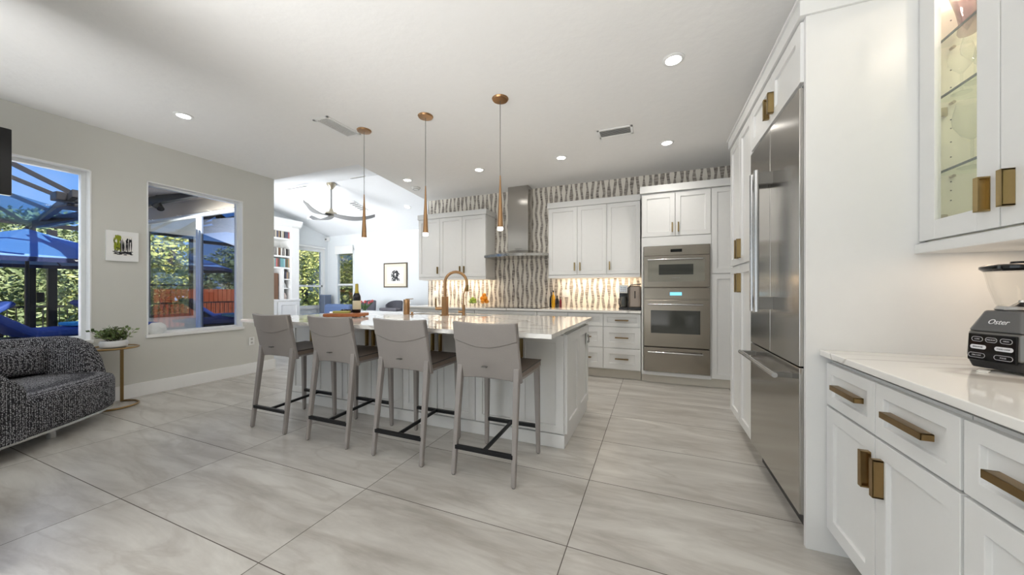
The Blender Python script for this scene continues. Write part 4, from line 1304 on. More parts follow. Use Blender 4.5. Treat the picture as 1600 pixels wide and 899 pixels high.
MB().lathe([(0, .215), (.03, .215), (.012, .228), (.01, .235), (0, .236)], L0, 16).build('blade_hub', M_CHROME, bl, smooth=True)
rot(bl, YAW)
bl.location = bl.location + Vector((-math.sin(YAW), math.cos(YAW), 0)) * .017
bl.scale = (1, .84, 1)
t = MB().box(-.02, .02, -.012, .012, 0, .004).build('paper_scrap', M_CLOTH, None, bevel=.001)
t.location = (1.00, 1.625, .9155); t.rotation_euler[2] = .9
tag(t, 'small crumpled white scrap in front of the blender base', 'paper')

# ------------------------------------------------------------------ glassware in the right cabinet
def goblet(x, y, z, h, r, label, grp, m=None, name='wine_glass'):
    t = thing(name, label, 'glass', (x, y, z), grp)
    st = h * .42
    MB().lathe([(0, 0), (r * .75, 0), (r * .75, .002), (.006, .006), (.004, .012), (.004, st), (.01, st + .004)], (x, y, z), 20).build('stem', m or M_CGLASS, t, smooth=True)
    MB().lathe([(.004, st), (r * .55, st + .02), (r * .95, st + (h - st) * .4), (r, st + (h - st) * .6), (r * .78, h)], (x, y, z), 24).build('bowl', m or M_CGLASS, t, smooth=True)
    return t
g1 = goblet(1.13, 1.885, 1.655, .255, .050, 'large balloon wine glass on the lowest glass shelf', 'glassware in the glass-front cabinet')
dup(g1, (1.24, 1.80, 1.655), 'balloon wine glass further back on the lowest glass shelf')
g2 = goblet(1.11, 1.90, 1.95, .185, .036, 'crystal goblet nearest the panel on the middle glass shelf', 'glassware in the glass-front cabinet')
for p, lb in (((1.185, 1.905, 1.95), 'crystal goblet behind the first one on the middle glass shelf'), ((1.10, 1.82, 1.95), 'crystal goblet nearest the door stile on the middle glass shelf'), ((1.26, 1.90, 1.95), 'crystal goblet in the back corner of the middle glass shelf'), ((1.17, 1.80, 1.95), 'crystal goblet partly behind the door stile on the middle shelf')):
    dup(g2, p, lb)
def tumbler(x, y, label):
    t = MB().lathe([(0, 0), (.022, 0), (.026, .01), (.022, .05), (.03, .10), (.045, .16), (.043, .16), (.028, .10), (.018, .05), (0, .012)], (x, y, 2.17), 12).build('purple_vase', M_VASE, None, smooth=True)
    tag(t, label, 'vase', 'smoky vases on the top glass shelf')
tumbler(1.12, 1.89, 'smoky purple flared vase nearest the panel on the top glass shelf')
tumbler(1.21, 1.885, 'smoky purple vase behind the first on the top glass shelf')
tumbler(1.11, 1.79, 'smoky purple vase beside the door stile on the top glass shelf')

# ------------------------------------------------------------------ ceiling fittings
def downlight(x, y, label, r=.075, z=ZC, power=10, m=None, n=(0, 0, -1)):
    t = thing('recessed_downlight', label, 'ceiling light', (x, y, z), 'recessed ceiling downlights')
    q = Vector((0, 0, -1)).rotation_difference(Vector(n))
    def pr(mbx, name, mm):
        o = mbx.build(name, mm, t, smooth=True); return o
    pr(MB().lathe([(r * .72, -.001), (r, -.001), (r, -.005), (r * .85, -.010), (r * .72, -.010), (r * .70, -.004)], (x, y, z), 32), 'trim_ring', M_TRIM)
    pr(MB().lathe([(0, -.004), (r * .71, -.004)], (x, y, z), 32), 'lens', m or M_DOWN)
    t.rotation_mode = 'QUATERNION'; t.rotation_quaternion = q
    if power:
        lamp('downlight_lamp', 'SPOT', Vector((x, y, z)) + Vector(n).normalized() * .02, power, (1, .95, .88), .05, n, 140, 1.0)
DL = [(-4.20, 1.87, 'round recessed ceiling light nearest the left wall'), (.138, 2.78, 'largest recessed ceiling light, above the refrigerator aisle'),
      (.147, 4.31, 'recessed ceiling light in front of the oven tower'), (-1.08, 4.28, 'recessed ceiling light in front of the right wall cabinets'),
      (-2.25, 4.27, 'recessed ceiling light in front of the range hood'), (-3.47, 4.25, 'recessed ceiling light beside the round smoke detector')]
for x, y, lb in DL: downlight(x, y, lb, power=38 if y > 4 else 17)
for x, y in ((-3.0, .3), (-.8, .2), (-2.0, -1.5)):
    lamp('downlight_lamp', 'SPOT', (x, y, ZC - .02), 9, (1, .95, .88), .05, (0, 0, -1), 150, 1.0)
t = thing('smoke_detector', 'round white smoke detector on the ceiling near the living room opening', 'smoke detector', (-3.595, 4.616, ZC))
MB().lathe([(0, 0), (.07, 0), (.07, -.018), (.055, -.034), (0, -.036)], (-3.595, 4.616, ZC), 28).build('housing', M_WHITEP, t, smooth=True)
MB().lathe([(.045, -.034), (.05, -.034), (.05, -.038), (.045, -.038)], (-3.595, 4.616, ZC), 28).build('grille_ring', M_PEWTER, t, smooth=True)
def vent(cx, cy, wx, wy, label, slats_along_x=True, z=ZC, n=None):
    t = thing('ceiling_vent', label, 'vent', (cx, cy, z))
    mb = MB(); b_ = .025
    mb.box(cx - wx / 2, cx + wx / 2, cy - wy / 2, cy - wy / 2 + b_, z - .008, z).box(cx - wx / 2, cx + wx / 2, cy + wy / 2 - b_, cy + wy / 2, z - .008, z)
    mb.box(cx - wx / 2, cx - wx / 2 + b_, cy - wy / 2, cy + wy / 2, z - .008, z).box(cx + wx / 2 - b_, cx + wx / 2, cy - wy / 2, cy + wy / 2, z - .008, z)
    mb.build('frame', M_TRIM, t, bevel=.002)
    MB().box(cx - wx / 2 + b_, cx + wx / 2 - b_, cy - wy / 2 + b_, cy + wy / 2 - b_, z - .002, z - .0005).build('backing', M_CABD, t)
    mb = MB(); k = 7
    for i in range(k):
        if slats_along_x:
            y = cy - wy / 2 + b_ + (wy - 2 * b_) * (i + .5) / k
            mb.hexa([(cx - wx / 2 + b_, y - .009, z - .009), (cx + wx / 2 - b_, y - .009, z - .009), (cx + wx / 2 - b_, y - .006, z - .009), (cx - wx / 2 + b_, y - .006, z - .009),
                     (cx - wx / 2 + b_, y + .002, z - .002), (cx + wx / 2 - b_, y + .002, z - .002), (cx + wx / 2 - b_, y + .005, z - .002), (cx - wx / 2 + b_, y + .005, z - .002)])
        else:
            x = cx - wx / 2 + b_ + (wx - 2 * b_) * (i + .5) / k
            mb.box(x - .004, x + .004, cy - wy / 2 + b_, cy + wy / 2 - b_, z - .009, z - .003)
    mb.build('slats', M_WHITEP, t)
    return t
vent(-3.02, 2.61, .20, .42, 'white slatted ceiling vent left of the first pendant', False)
vent(-.373, 3.81, .36, .20, 'white slatted ceiling vent between the two right downlights', True)

# pendants
def pendant(x, y, label):
    t = thing('pendant_light', label, 'pendant light', (x, y, ZC), 'brass cone pendants over the island')
    MB().lathe([(0, 0), (.072, 0), (.074, -.004), (.066, -.016), (.012, -.020), (0, -.020)], (x, y, ZC), 32).build('canopy', M_COPPER, t, smooth=True)
    MB().cyl((x, y, ZC - .015), (x, y, 2.19), .0028, seg=8).build('cord', M_PEWTER, t)
    MB().lathe([(0, 2.205), (.005, 2.20), (.008, 2.12), (.026, 1.745), (.027, 1.742), (.022, 1.742), (0, 1.75)], (x, y, 0), 24).build('cone_shade', M_COPPER, t, smooth=True)
    MB().lathe([(0, 1.744), (.024, 1.744), (.024, 1.722), (.02, 1.716), (0, 1.716)], (x, y, 0), 24).build('acrylic_tip', M_PEND, t, smooth=True)
    return t
pd = pendant(-2.825, 2.768, 'slim brass cone pendant furthest left over the island')
dup(pd, (-2.043, 2.768, ZC), 'slim brass cone pendant in the middle of the three over the island')
dup(pd, (-1.248, 2.768, ZC), 'slim brass cone pendant in front of the range hood')
for x in (-2.825, -2.043, -1.248): lamp('pendant_lamp', 'SPOT', (x, 2.768, 1.70), 2.5, (1, .92, .8), .02, (0, 0, -1), 110, 1)

# ------------------------------------------------------------------ living room
t = thing('ceiling_fan', 'brushed nickel ceiling fan with three curved grey blades in the vaulted living room', 'ceiling fan', (-5.85, 4.9, RZ))
fcx, fcy = -5.85, 4.9
MB().lathe([(0, RZ - .0), (.085, RZ - .02), (.08, RZ - .05), (.03, RZ - .13), (.015, RZ - .14), (0, RZ - .14)], (fcx, fcy, 0), 24).build('canopy', M_NICK, t, smooth=True)
MB().cyl((fcx, fcy, RZ - .12), (fcx, fcy, 2.76), .014, seg=12).build('downrod', M_FANB, t)
MB().lathe([(0, 2.80), (.02, 2.80), (.035, 2.76), (.04, 2.74), (.10, 2.72), (.11, 2.69), (.06, 2.66), (0, 2.65)], (fcx, fcy, 0), 24).build('motor_hub', M_NICK, t, smooth=True)
for a0 in (-76, 44, 164):
    mb = MB(); a = R(a0)
    d = Vector((math.cos(a), math.sin(a), 0)); s_ = Vector((-math.sin(a), math.cos(a), 0))
    top, bot = [], []
    for i in range(15):
        k = i / 14
        rr = .05 + .75 * k
        wd = .05 + .05 * math.sin(math.pi * min(1, k * 1.1 + .1)) * (1 if k < .9 else .7)
        if i == 14: wd = .02
        sweep = .10 * math.sin(k * 1.5) * k
        zz = 2.675 - .06 * math.sin(k * math.pi * .9) + .09 * k * k
        c = Vector((fcx, fcy, zz)) + d * rr + s_ * (sweep - .03)
        top.append((mb.b.verts.new(c - s_ * wd + Z_ * .018), mb.b.verts.new(c + s_ * wd - Z_ * .018)))
        bot.append((mb.b.verts.new(c - s_ * wd + Z_ * .006), mb.b.verts.new(c + s_ * wd - Z_ * .030)))
    for i in range(14):
        mb.face([top[i][0], top[i][1], top[i + 1][1], top[i + 1][0]]); mb.face([bot[i][0], bot[i + 1][0], bot[i + 1][1], bot[i][1]])
        mb.face([top[i][0], top[i + 1][0], bot[i + 1][0], bot[i][0]]); mb.face([top[i][1], bot[i][1], bot[i + 1][1], top[i + 1][1]])
    mb.face([top[0][0], bot[0][0], bot[0][1], top[0][1]]); mb.face([top[14][0], top[14][1], bot[14][1], bot[14][0]])
    mb.build('blade', M_FANB, t, smooth=True)

def vz(y): return EZ + (RZ - EZ) / (LY - RY) * (LY - y)
nf = Vector((0, -(RZ - EZ) / (LY - RY), -1)).normalized()
nn = Vector((0, (RZ - 2.8) / (RY - YW), -1)).normalized()
downlight(-7.9, 6.0, 'recessed light on the vaulted slope left of the fan', .08, vz(6.0) - .004, 0, M_DOWNL, nf)
downlight(-4.9, 6.0, 'recessed light on the vaulted slope near the kitchen ceiling edge', .08, vz(6.0) - .004, 0, M_DOWNL, nf)
def slope_vent(x, y, wx, wy, label, n, z):
    t = thing('ceiling_vent', label, 'vent', (x, y, z))
    MB().box(x - wx / 2, x + wx / 2, y - wy / 2, y + wy / 2, z - .012, z - .001).build('frame', M_TRIM, t, bevel=.002)
    mb = MB()
    for i in range(5):
        q = y - wy / 2 + wy * (i + 1) / 6
        mb.box(x - wx / 2 + .02, x + wx / 2 - .02, q - wy / 22, q + wy / 22, z - .016, z - .011)
    mb.build('slats', mat('vent_grey', C(150, 150, 150), .6) if 'vent_grey' not in MATS else MATS['vent_grey'], t)
    t.rotation_mode = 'QUATERNION'; t.rotation_quaternion = Vector((0, 0, -1)).rotation_difference(n)
slope_vent(-6.05, 5.75, .20, .42, 'slatted vent on the vaulted slope right of the fan', nf, vz(5.75) - .005)
slope_vent(-6.25, 4.45, .55, .09, 'thin slot vent on the near vaulted slope left of the fan', nn, 3.14)
slope_vent(-4.70, 4.45, .32, .07, 'small slot vent on the near vaulted slope above the fan', nn, 3.14)

# framed sketch
t = thing('framed_sketch', 'framed black ink sketch on the pale living room wall', 'picture', (-6.08, LY, 1.58))
x0, x1, z0, z1 = -6.456, -5.707, 1.27, 1.90
mb = MB(); fw = .03
mb.box(x0, x1, LY - .03, LY - .002, z0, z0 + fw).box(x0, x1, LY - .03, LY - .002, z1 - fw, z1).box(x0, x0 + fw, LY - .03, LY - .002, z0 + fw, z1 - fw).box(x1 - fw, x1, LY - .03, LY - .002, z0 + fw, z1 - fw)
mb.build('frame', M_FRAMEG, t, bevel=.003)
MB().box(x0 + fw, x1 - fw, LY - .02, LY - .004, z0 + fw, z1 - fw).build('mat_board', mat('cream_mat', C(232, 224, 206), .8), t)
MB().box(x0 + .11, x1 - .11, LY - .022, LY - .019, z0 + .10, z1 - .10).build('paper', M_PICW, t)
mb = MB(); rnd = random.Random(5)
def blot(mb, cx, cz, r, y, n=7):
    v = [mb.b.verts.new((cx + r * rnd.uniform(.4, 1) * math.cos(k * 2 * math.pi / n), y, cz + r * rnd.uniform(.4, 1) * math.sin(k * 2 * math.pi / n))) for k in range(n)]
    mb.face(v)
for i in range(150):
    a = rnd.uniform(0, 6.28); q = rnd.uniform(.3, 1)
    blot(mb, -6.08 + .13 * q * math.cos(a), 1.60 + .13 * q * math.sin(a) - (.02 if q > .8 else 0), rnd.uniform(.010, .028), LY - .0232 - i * 1e-5)
for i in range(60):
    blot(mb, -6.08 + rnd.uniform(-.15, .15), 1.47 + rnd.uniform(-.03, .03), rnd.uniform(.008, .018), LY - .0236 - i * 1e-5)
mb.build('ink_drawing', mat('black_ink', C(40, 40, 44), .8), t)

# built-in bookcase on the far left wall
KX = -8.10
t = thing('bookcase', 'tall white built-in bookcase with a cornice in the living room', 'bookcase', (-8.3, 5.2, 0))
y0, y1 = 4.2, 5.86
mb = MB()
mb.box(LX, LX + .02, y0, y1, .9, 2.72)
mb.box(LX, KX, y0, y0 + .03, .9, 2.72).box(LX, KX, y1 - .20, y1, .9, 2.72).box(LX, KX, y0, y1, 2.60, 2.72)
mb.build('carcass', M_TRIM, t, bevel=.002)
MB().box(KX - .005, KX + .02, y1 - .20, y1 - .005, .92, 2.72).build('pilaster', M_TRIM, t, bevel=.003)
SH = [2.441, 2.021, 1.746]
for z in SH: MB().box(LX + .02, KX - .01, y0 + .03, y1 - .20, z - .04, z).build('shelf', M_TRIM, t, bevel=.002)
for z in (1.471, 1.256): MB().box(LX + .02, KX - .01, 5.50, y1 - .20, z - .025, z).build('shelf', M_TRIM, t, bevel=.002)
MB().box(LX + .02, KX - .01, 5.46, 5.50, .98, 1.706).build('divider', M_TRIM, t)
MB().prism([(KX, 2.72), (KX + .05, 2.76), (KX + .09, 2.86), (KX + .09, 2.89), (LX, 2.89), (LX, 2.72)], y0 - .03, y1 + .04, 'y').build('cornice', M_TRIM, t, bevel=.003)
MB().box(LX, KX + .06, y0 - .02, y1 + .01, .945, .985).build('base_top', M_TRIM, t, bevel=.003)
MB().box(LX, KX + .03, y0, y1, 0, .945).build('base_cabinet_body', M_TRIM, t)
for ya in (y0, y0 + .56, y0 + 1.11):
    MB().shaker((KX + .03, ya + .01, .12), Y_, Z_, X_, .53, .80, .08, .02, .012).build('door', M_TRIM, t, bevel=.002)
# books: (shelf z, list of (colour name, rgb, thickness, height))
BK = {'white': (225, 222, 215), 'cream': (210, 200, 180), 'slate': (98, 98, 116), 'grey': (136, 132, 128), 'red': (190, 112, 112), 'black': (50, 48, 50),
      'teal': (120, 168, 172), 'pale blue': (160, 196, 204), 'tan': (176, 150, 122), 'green': (92, 106, 84), 'brown': (120, 90, 70), 'orange': (200, 140, 70)}
for k in list(BK): BK[k] = mat('book_cover_' + k.replace(' ', '_'), C(*BK[k]), .6)
M_PAGE = mat('book_pages', C(235, 228, 210), .8)
rows = [('top', 2.441, .24, ['red', 'slate', 'slate', 'black', 'cream', 'white', 'black', 'tan', 'slate', 'cream', 'grey']),
        ('second', 2.021, .19, ['grey', 'black', 'white', 'grey', 'white', 'brown', 'white', 'grey']),
        ('third', 1.746, .22, ['tan', 'green', 'brown', 'pale blue', 'teal', 'teal', 'slate', 'brown', 'red', 'teal', 'cream']),
        ('fourth', 1.471, .18, ['grey', 'tan', 'slate', 'black'])]
ordn = ['first', 'second', 'third', 'fourth', 'fifth', 'sixth', 'seventh', 'eighth', 'ninth', 'tenth', 'eleventh']
rnd = random.Random(11)
for rn, z, hh, cols in rows:
    y = 5.655
    for i, cn in enumerate(cols):
        th = rnd.uniform(.026, .040) if rn != 'fourth' else .034
        h = hh * rnd.uniform(.88, 1.0)
        b_ = thing('book', f'{cn} spined book on the {rn} bookcase shelf, {ordn[i]} from the window side', 'book', (KX - .06, y - th / 2, z), f'books on the {rn} bookcase shelf')
        MB().box(KX - .24, KX - .045, y - th + .001, y - .001, z + .0005, z + h).build('cover', BK[cn], b_, bevel=.001)
        MB().box(KX - .24, KX - .05, y - th + .004, y - .004, z + h, z + h + .0008).build('page_block', M_PAGE, b_)
        y -= th + .001 + (.012 if rn == 'second' else 0)
t = MB().lathe([(0, 0), (.05, 0), (.055, .02), (.045, .08), (.02, .12), (0, .125)], (KX - .14, 5.58, 1.256), 16).build('white_ornament', M_POT, None, smooth=True)
tag(t, 'white rounded ornament in the small middle cubby of the bookcase', 'ornament')
t = MB().lathe([(0, 0), (.05, 0), (.06, .05), (.05, .10), (.03, .13), (.035, .15), (0, .15)], (KX - .14, 5.58, .986), 16).build('stone_vase', M_PLATE, None, smooth=True)
tag(t, 'beige stone vase in the lowest small cubby of the bookcase', 'vase')
t = MB().box(LX + .03, KX - .10, 4.95, 5.42, .987, 1.60).build('record_stack', BK['brown'], None, bevel=.004)
tag(t, 'dark brown boxed set standing in the wide cubby of the bookcase', 'box')

# armchair, side speaker, dining set
t = thing('armchair', 'slate blue armchair behind the left end of the island by the windows', 'armchair', (-7.1, 5.9, 0))
MB().box(-7.5, -6.75, 5.5, 6.2, .18, .42).build('seat', M_CUSHB, t, bevel=.05, bseg=3)
MB().box(-7.55, -6.70, 6.1, 6.28, .2, .86).build('backrest', M_CUSHB, t, bevel=.06, bseg=3)
for x in (-7.58, -6.80): MB().box(x, x + .13, 5.5, 6.2, .18, .64).build('arm', M_CUSHB, t, bevel=.05, bseg=3)
for x in (-7.5, -6.78):
    for y in (5.56, 6.18): MB().cyl((x, y, 0), (x, y, .2), .018, .024, seg=10).build('leg', M_BARK, t)
t = thing('floor_speaker', 'slim slate grey floor speaker in the corner between the two windows', 'speaker', (-8.22, 6.82, 0))
MB().box(-8.34, -8.16, 6.62, 6.84, .02, 1.08).build('cabinet_body', mat('speaker_grey', C(130, 142, 160), .7), t, bevel=.01)
MB().box(-8.16, -8.152, 6.64, 6.82, .08, 1.06).box(-8.33, -8.17, 6.612, 6.62, .08, 1.06).build('grille', mat('speaker_grille', C(108, 118, 136), .9), t)
MB().box(-8.37, -8.13, 6.59, 6.87, 0, .02).build('base', M_BLACKP, t)
t = thing('corner_sensor', 'small white sensor box high in the corner of the living room', 'sensor', (-8.44, 6.94, 2.66))
MB().box(-8.49, -8.40, 6.90, 6.99, 2.58, 2.69).build('housing', M_WHITEP, t, bevel=.01)
MB().box(-8.47, -8.42, 6.895, 6.90, 2.60, 2.64).build('lens', M_PEWTER, t)

t = thing('dining_table', 'white topped dining table in the living room behind the island', 'dining table', (-5.3, 5.55, 0))
MB().box(-6.2, -4.6, 5.15, 5.95, .72, .75).build('tabletop', M_TABLEW, t, bevel=.008)
for x in (-6.1, -4.7):
    for y in (5.25, 5.85): MB().taper((x, y, 0), (x, y, .72), .04, .06).build('leg', M_TABLEW, t)
def dchair(x, y, rz, label):
    t = thing('dining_chair', label, 'chair', (x, y, 0), 'charcoal chairs around the dining table')
    MB().box(x - .24, x + .24, y - .23, y + .23, .40, .48).build('seat', M_DINCH, t, bevel=.03, bseg=3)
    mb = MB(); nx = 10; A = []
    for j in range(5):
        z = .46 + .50 * j / 4; row = []
        for side in (0, .04):
            row.append([mb.b.verts.new((x + (.25 - side) * math.cos(R(20 + 140 * i / nx)) * (1 + .05 * j / 4), y + .0 + (.25 - side) * math.sin(R(20 + 140 * i / nx)) + .02 * j / 4, z - (.10 * abs(2 * i / nx - 1) ** 3 if j == 4 else 0))) for i in range(nx + 1)])
        A.append(row)
    for j in range(4):
        for i in range(nx):
            mb.face([A[j][0][i], A[j][0][i + 1], A[j + 1][0][i + 1], A[j + 1][0][i]])
            mb.face([A[j][1][i], A[j + 1][1][i], A[j + 1][1][i + 1], A[j][1][i + 1]])
        for i in (0, nx): mb.face([A[j][0][i], A[j + 1][0][i], A[j + 1][1][i], A[j][1][i]])
    for i in range(nx):
        mb.face([A[4][0][i], A[4][0][i + 1], A[4][1][i + 1], A[4][1][i]]); mb.face([A[0][0][i], A[0][1][i], A[0][1][i + 1], A[0][0][i + 1]])
    mb.build('backrest', M_DINCH, t, smooth=True)
    for dx in (-.2, .2):
        for dy in (-.19, .19): MB().taper((x + dx * 1.1, y + dy * 1.1, 0), (x + dx * .8, y + dy * .8, .41), .022, .034).build('leg', M_BLACK, t)
    rot(t, rz)
    return t
dchair(-5.55, 6.22, 0, 'charcoal dining chair behind the table, seen right above the brass canister')
dchair(-6.35, 6.22, 0, 'charcoal dining chair behind the table, beside the tulips')
t = MB().box(-.24, .24, -.05, .10, .0, .06).build('grey_throw', mat('grey_throw_fabric', C(120, 118, 126), .95, noise=.2, bump=.5, bscale=30), None, bevel=.025, bseg=3)
t.location = (-5.28, 5.86, .752)
tag(t, 'folded grey throw lying on the dining table behind the canister', 'throw')
# tulips
tx, ty = -5.56, 5.45
t = thing('tulip_vase', 'glass vase of pink tulips on the dining table right of the wine bottle', 'flowers', (tx, ty, .75))
MB().lathe([(0, 0), (.05, 0), (.055, .02), (.06, .12), (.057, .12), (.05, .02), (0, .012)], (tx, ty, .7505), 20).build('vase', M_CGLASS, t, smooth=True)
rnd = random.Random(2)
sm_, pm, lm = MB(), MB(), MB()
for i in range(13):
    a = rnd.uniform(0, 6.28); q = rnd.uniform(.03, .19)
    hp = Vector((tx + q * math.cos(a), ty + q * math.sin(a), .75 + rnd.uniform(.16, .20)))
    sm_.tube([(tx + .02 * math.cos(a), ty + .02 * math.sin(a), .77), (tx + q * .5 * math.cos(a), ty + q * .5 * math.sin(a), .85), hp], .004, 5)
    pm.lathe([(0, 0), (.016, .008), (.021, .025), (.014, .05), (.004, .056), (0, .05)], hp, 8)
    for k in range(2):
        a2 = a + rnd.uniform(-1, 1)
        o = Vector((tx, ty, .80)); dd = Vector((math.cos(a2), math.sin(a2), 0)); ss = Vector((-math.sin(a2), math.cos(a2), 0))
        v = [lm.b.verts.new(p) for p in (o, o + dd * .08 + ss * .016 + Z_ * .06, o + dd * .14 + Z_ * .11, o + dd * .08 - ss * .016 + Z_ * .06)]
        lm.face(v)
sm_.build('stems', M_LEAF, t); pm.build('tulip_heads', M_TULIP, t, smooth=True); lm.build('leaves', M_LEAF, t)

# ------------------------------------------------------------------ left side of the kitchen
t = thing('framed_print', 'small white framed print with green and black trees between the windows', 'picture', (XL, 1.84, 1.66))
y0, y1, z0, z1 = 1.72, 1.966, 1.502, 1.826
mb = MB(); fw = .012
MB().box(XL + .002, XL + .022, y0, y1, z0, z1).build('frame', M_TRIM, t, bevel=.002)
MB().box(XL + .0215, XL + .023, y0 + .05, y1 - .05, z0 + .06, z1 - .05).build('paper', M_PICW, t)
rnd = random.Random(9)
mbk, mbg = MB(), MB()
def blotx(mb, cy, cz, ry, rz, x, n=8):
    mb.face([mb.b.verts.new((x, cy + ry * rnd.uniform(.6, 1) * math.cos(k * 2 * math.pi / n), cz + rz * rnd.uniform(.6, 1) * math.sin(k * 2 * math.pi / n))) for k in range(n)])
for i in range(24): blotx(mbg, 1.778 + rnd.uniform(0, .05), 1.69 + rnd.uniform(-.06, .07), .009, .04, XL + .0233 + i * 1e-5)
for y in (1.828, 1.84, 1.85, 1.868, 1.88, 1.892, 1.908): blotx(mbk, y, 1.675 + rnd.uniform(-.02, .02), .0065, .085, XL + .0236 + y * 1e-5)
for i in range(8): blotx(mbk, 1.885 + rnd.uniform(-.02, .02), 1.73 + rnd.uniform(-.02, .02), .010, .015, XL + .0238 + i * 1e-5)
for i in range(40): blotx(mbk, rnd.uniform(1.775, 1.912), 1.588 + rnd.uniform(-.018, .02), .015, .006, XL + .0240 + i * 1e-5)
for i in range(8): blotx(mbk, rnd.uniform(1.775, 1.83), 1.62 + rnd.uniform(-.02, .11), .004, .012, XL + .0243 + i * 1e-5)
mbg.build('green_strokes', mat('olive_green_paint', C(140, 150, 30), .7), t); mbk.build('black_strokes', MATS['black_ink'], t)

# television on the wall side, only its edge in frame
t = thing('television', 'black flat television whose edge shows at the upper left', 'television', (-4.95, .65, 2.2))
MB().box(-4.93, -4.88, -.15, 1.055, 1.965, 2.51).build('screen_housing', M_BLACKG, t, bevel=.006)
MB().box(-4.945, -4.93, .2, .8, 2.0, 2.3).build('rear_housing', M_BLACKP, t, bevel=.006)
MB().box(XL + .01, -4.94, .42, .50, 2.10, 2.18).box(XL + .003, XL + .02, .3, .62, 2.0, 2.3).build('wall_arm', M_BLACK, t)

# side table and plant
tcx, tcy = -5.09, 1.69
t = thing('side_table', 'small brass C-shaped side table between the loveseat and the wall', 'side table', (tcx, tcy, 0))
MB().cyl((tcx, tcy, .600), (tcx, tcy, .606), .18, seg=48).build('tabletop', mat('bronze_mirror_top', C(150, 134, 110), .12, .8), t, smooth=True)
MB().tube(loop_pts((tcx, tcy), .184, 47, 0, 2 * math.pi * 47 / 48, .603), .010, 8, closed=True).build('rim', M_BRASSD, t, smooth=True)
sa = R(140)
spx, spy = tcx + .184 * math.cos(sa), tcy + .184 * math.sin(sa)
MB().tube(loop_pts((tcx, tcy), .184, 40, sa - R(200), sa, .012), .010, 8).build('base_ring', M_BRASSD, t, smooth=True)
MB().box(spx - .008, spx + .008, spy - .012, spy + .012, .004, .60).build('stem', M_BRASSD, t, bevel=.002)
px, py = -5.08, 1.70
t = thing('potted_plant', 'small leafy green plant in a white oval bowl on the side table', 'plant', (px, py, .606))
MB().lathe([(0, 0), (.07, 0), (.085, .012), (.09, .045), (.082, .07), (.074, .07), (.07, .055), (0, .055)], (px, py, .6065), 28, sx=1, sy=1.15).build('pot', M_POT, t, smooth=True)
rnd = random.Random(21); lm, sm_ = MB(), MB()
for i in range(40):
    a = rnd.uniform(0, 6.28); el = rnd.uniform(.6, 1.5)
    L_ = rnd.uniform(.10, .185)
    d = Vector((math.cos(a) * math.cos(el), math.sin(a) * math.cos(el) * 1.1, math.sin(el) * .95))
    b_ = Vector((px + rnd.uniform(-.035, .035), py + rnd.uniform(-.045, .045), .655))
    sm_.tube([b_, b_ + d * L_ * .6, b_ + d * L_], .0016, 4)
    for k in range(7):
        q = .35 + .65 * k / 6; c = b_ + d * L_ * q
        s1 = d.cross(Vector((rnd.uniform(-1, 1), rnd.uniform(-1, 1), rnd.uniform(-1, 1)))).normalized()
        s2 = (d * .7 + s1 * .8).normalized(); w_ = s2.cross(d).normalized() * .014
        ll = rnd.uniform(.034, .052)
        v = [lm.b.verts.new(p) for p in (c, c + s2 * ll * .5 + w_, c + s2 * ll, c + s2 * ll * .5 - w_)]
        lm.face(v)
sm_.build('stems', M_BARK, t); lm.build('leaves', leaf_material('plant_foliage', (C(58, 84, 48), C(150, 168, 104))), t)

# tweed loveseat
SO = Vector((-4.685, .89, 0)); SU = Vector((-.585, .811, 0)); SN = Vector((.811, .585, 0))
t = thing('tweed_loveseat', 'curved black and white tweed loveseat with wraparound back by the left window', 'sofa', tuple(SO))
cX = -.06; aL, aB = .765, .46; yc = .03
def outline(th, inset=0.0, e=3.2):
    """superellipse outline; th=0 is the right end, 90 the front"""
    c, s_ = math.cos(th), math.sin(th)
    x = cX + (aL - inset) * math.copysign(abs(c) ** (2 / e), c)
    y = yc + (aB - inset) * math.copysign(abs(s_) ** (2 / e), s_)
    return x, y
def W(x, y, z): return SO + SU * x + SN * y + Z_ * z
N = 72
mb = MB()
prof = [(.05, .125), (.012, .13), (0, .15), (0, .36), (.012, .395), (.05, .415), (.12, .425), (.30, .43)]
rings = [[mb.b.verts.new(W(*outline(2 * math.pi * k / N, ins), z)) for k in range(N)] for ins, z in prof]
mb.face(rings[0][::-1]); mb.face(rings[-1])
for A, B in zip(rings, rings[1:]):
    for k in range(N): mb.face([A[k], A[(k + 1) % N], B[(k + 1) % N], B[k]])
mb.build('seat', M_TWEED, t, smooth='all')
mb = MB()
rings = [[mb.b.verts.new(W(*outline(2 * math.pi * k / N, ins), z)) for k in range(N)] for ins, z in ((.03, .108), (.010, .108), (.010, .127), (.03, .127))]
for A, B in zip(rings, rings[1:]):
    for k in range(N): mb.face([A[k], A[(k + 1) % N], B[(k + 1) % N], B[k]])
mb.face(rings[0][::-1]); mb.face(rings[-1])
mb.build('metal_plinth', M_CHROME, t, smooth=True)
# shell: from right (th ~ 30 deg) round the back to the left front (th ~ 60 deg before full)
mb = MB()
th0, th1 = R(14), R(-262)
M_ = 60
sect = []
for i in range(M_ + 1):
    k = i / M_
    th = th0 + (th1 - th0) * k
    h = .76
    if k < .07: h = .46 + (.76 - .46) * math.sin(math.pi / 2 * (k / .07)) ** .7
    if k > .62:
        q = (k - .62) / .38; h = .76 - .06 * q ** 2
    if k > .90: h -= .18 * ((k - .90) / .10) ** 2
    out = .012
    sc_ = []
    for ins, z in ((-out, .13), (-out, h * .6), (-out + .0, h - .06), (.01, h - .018), (.055, h), (.10, h - .018), (.125, h - .06), (.13, h * .6), (.13, .13)):
        sc_.append(mb.b.verts.new(W(*outline(th, ins), max(z, .13))))
    sect.append(sc_)
for A, B in zip(sect, sect[1:]):
    for j in range(len(A) - 1): mb.face([A[j], B[j], B[j + 1], A[j + 1]])
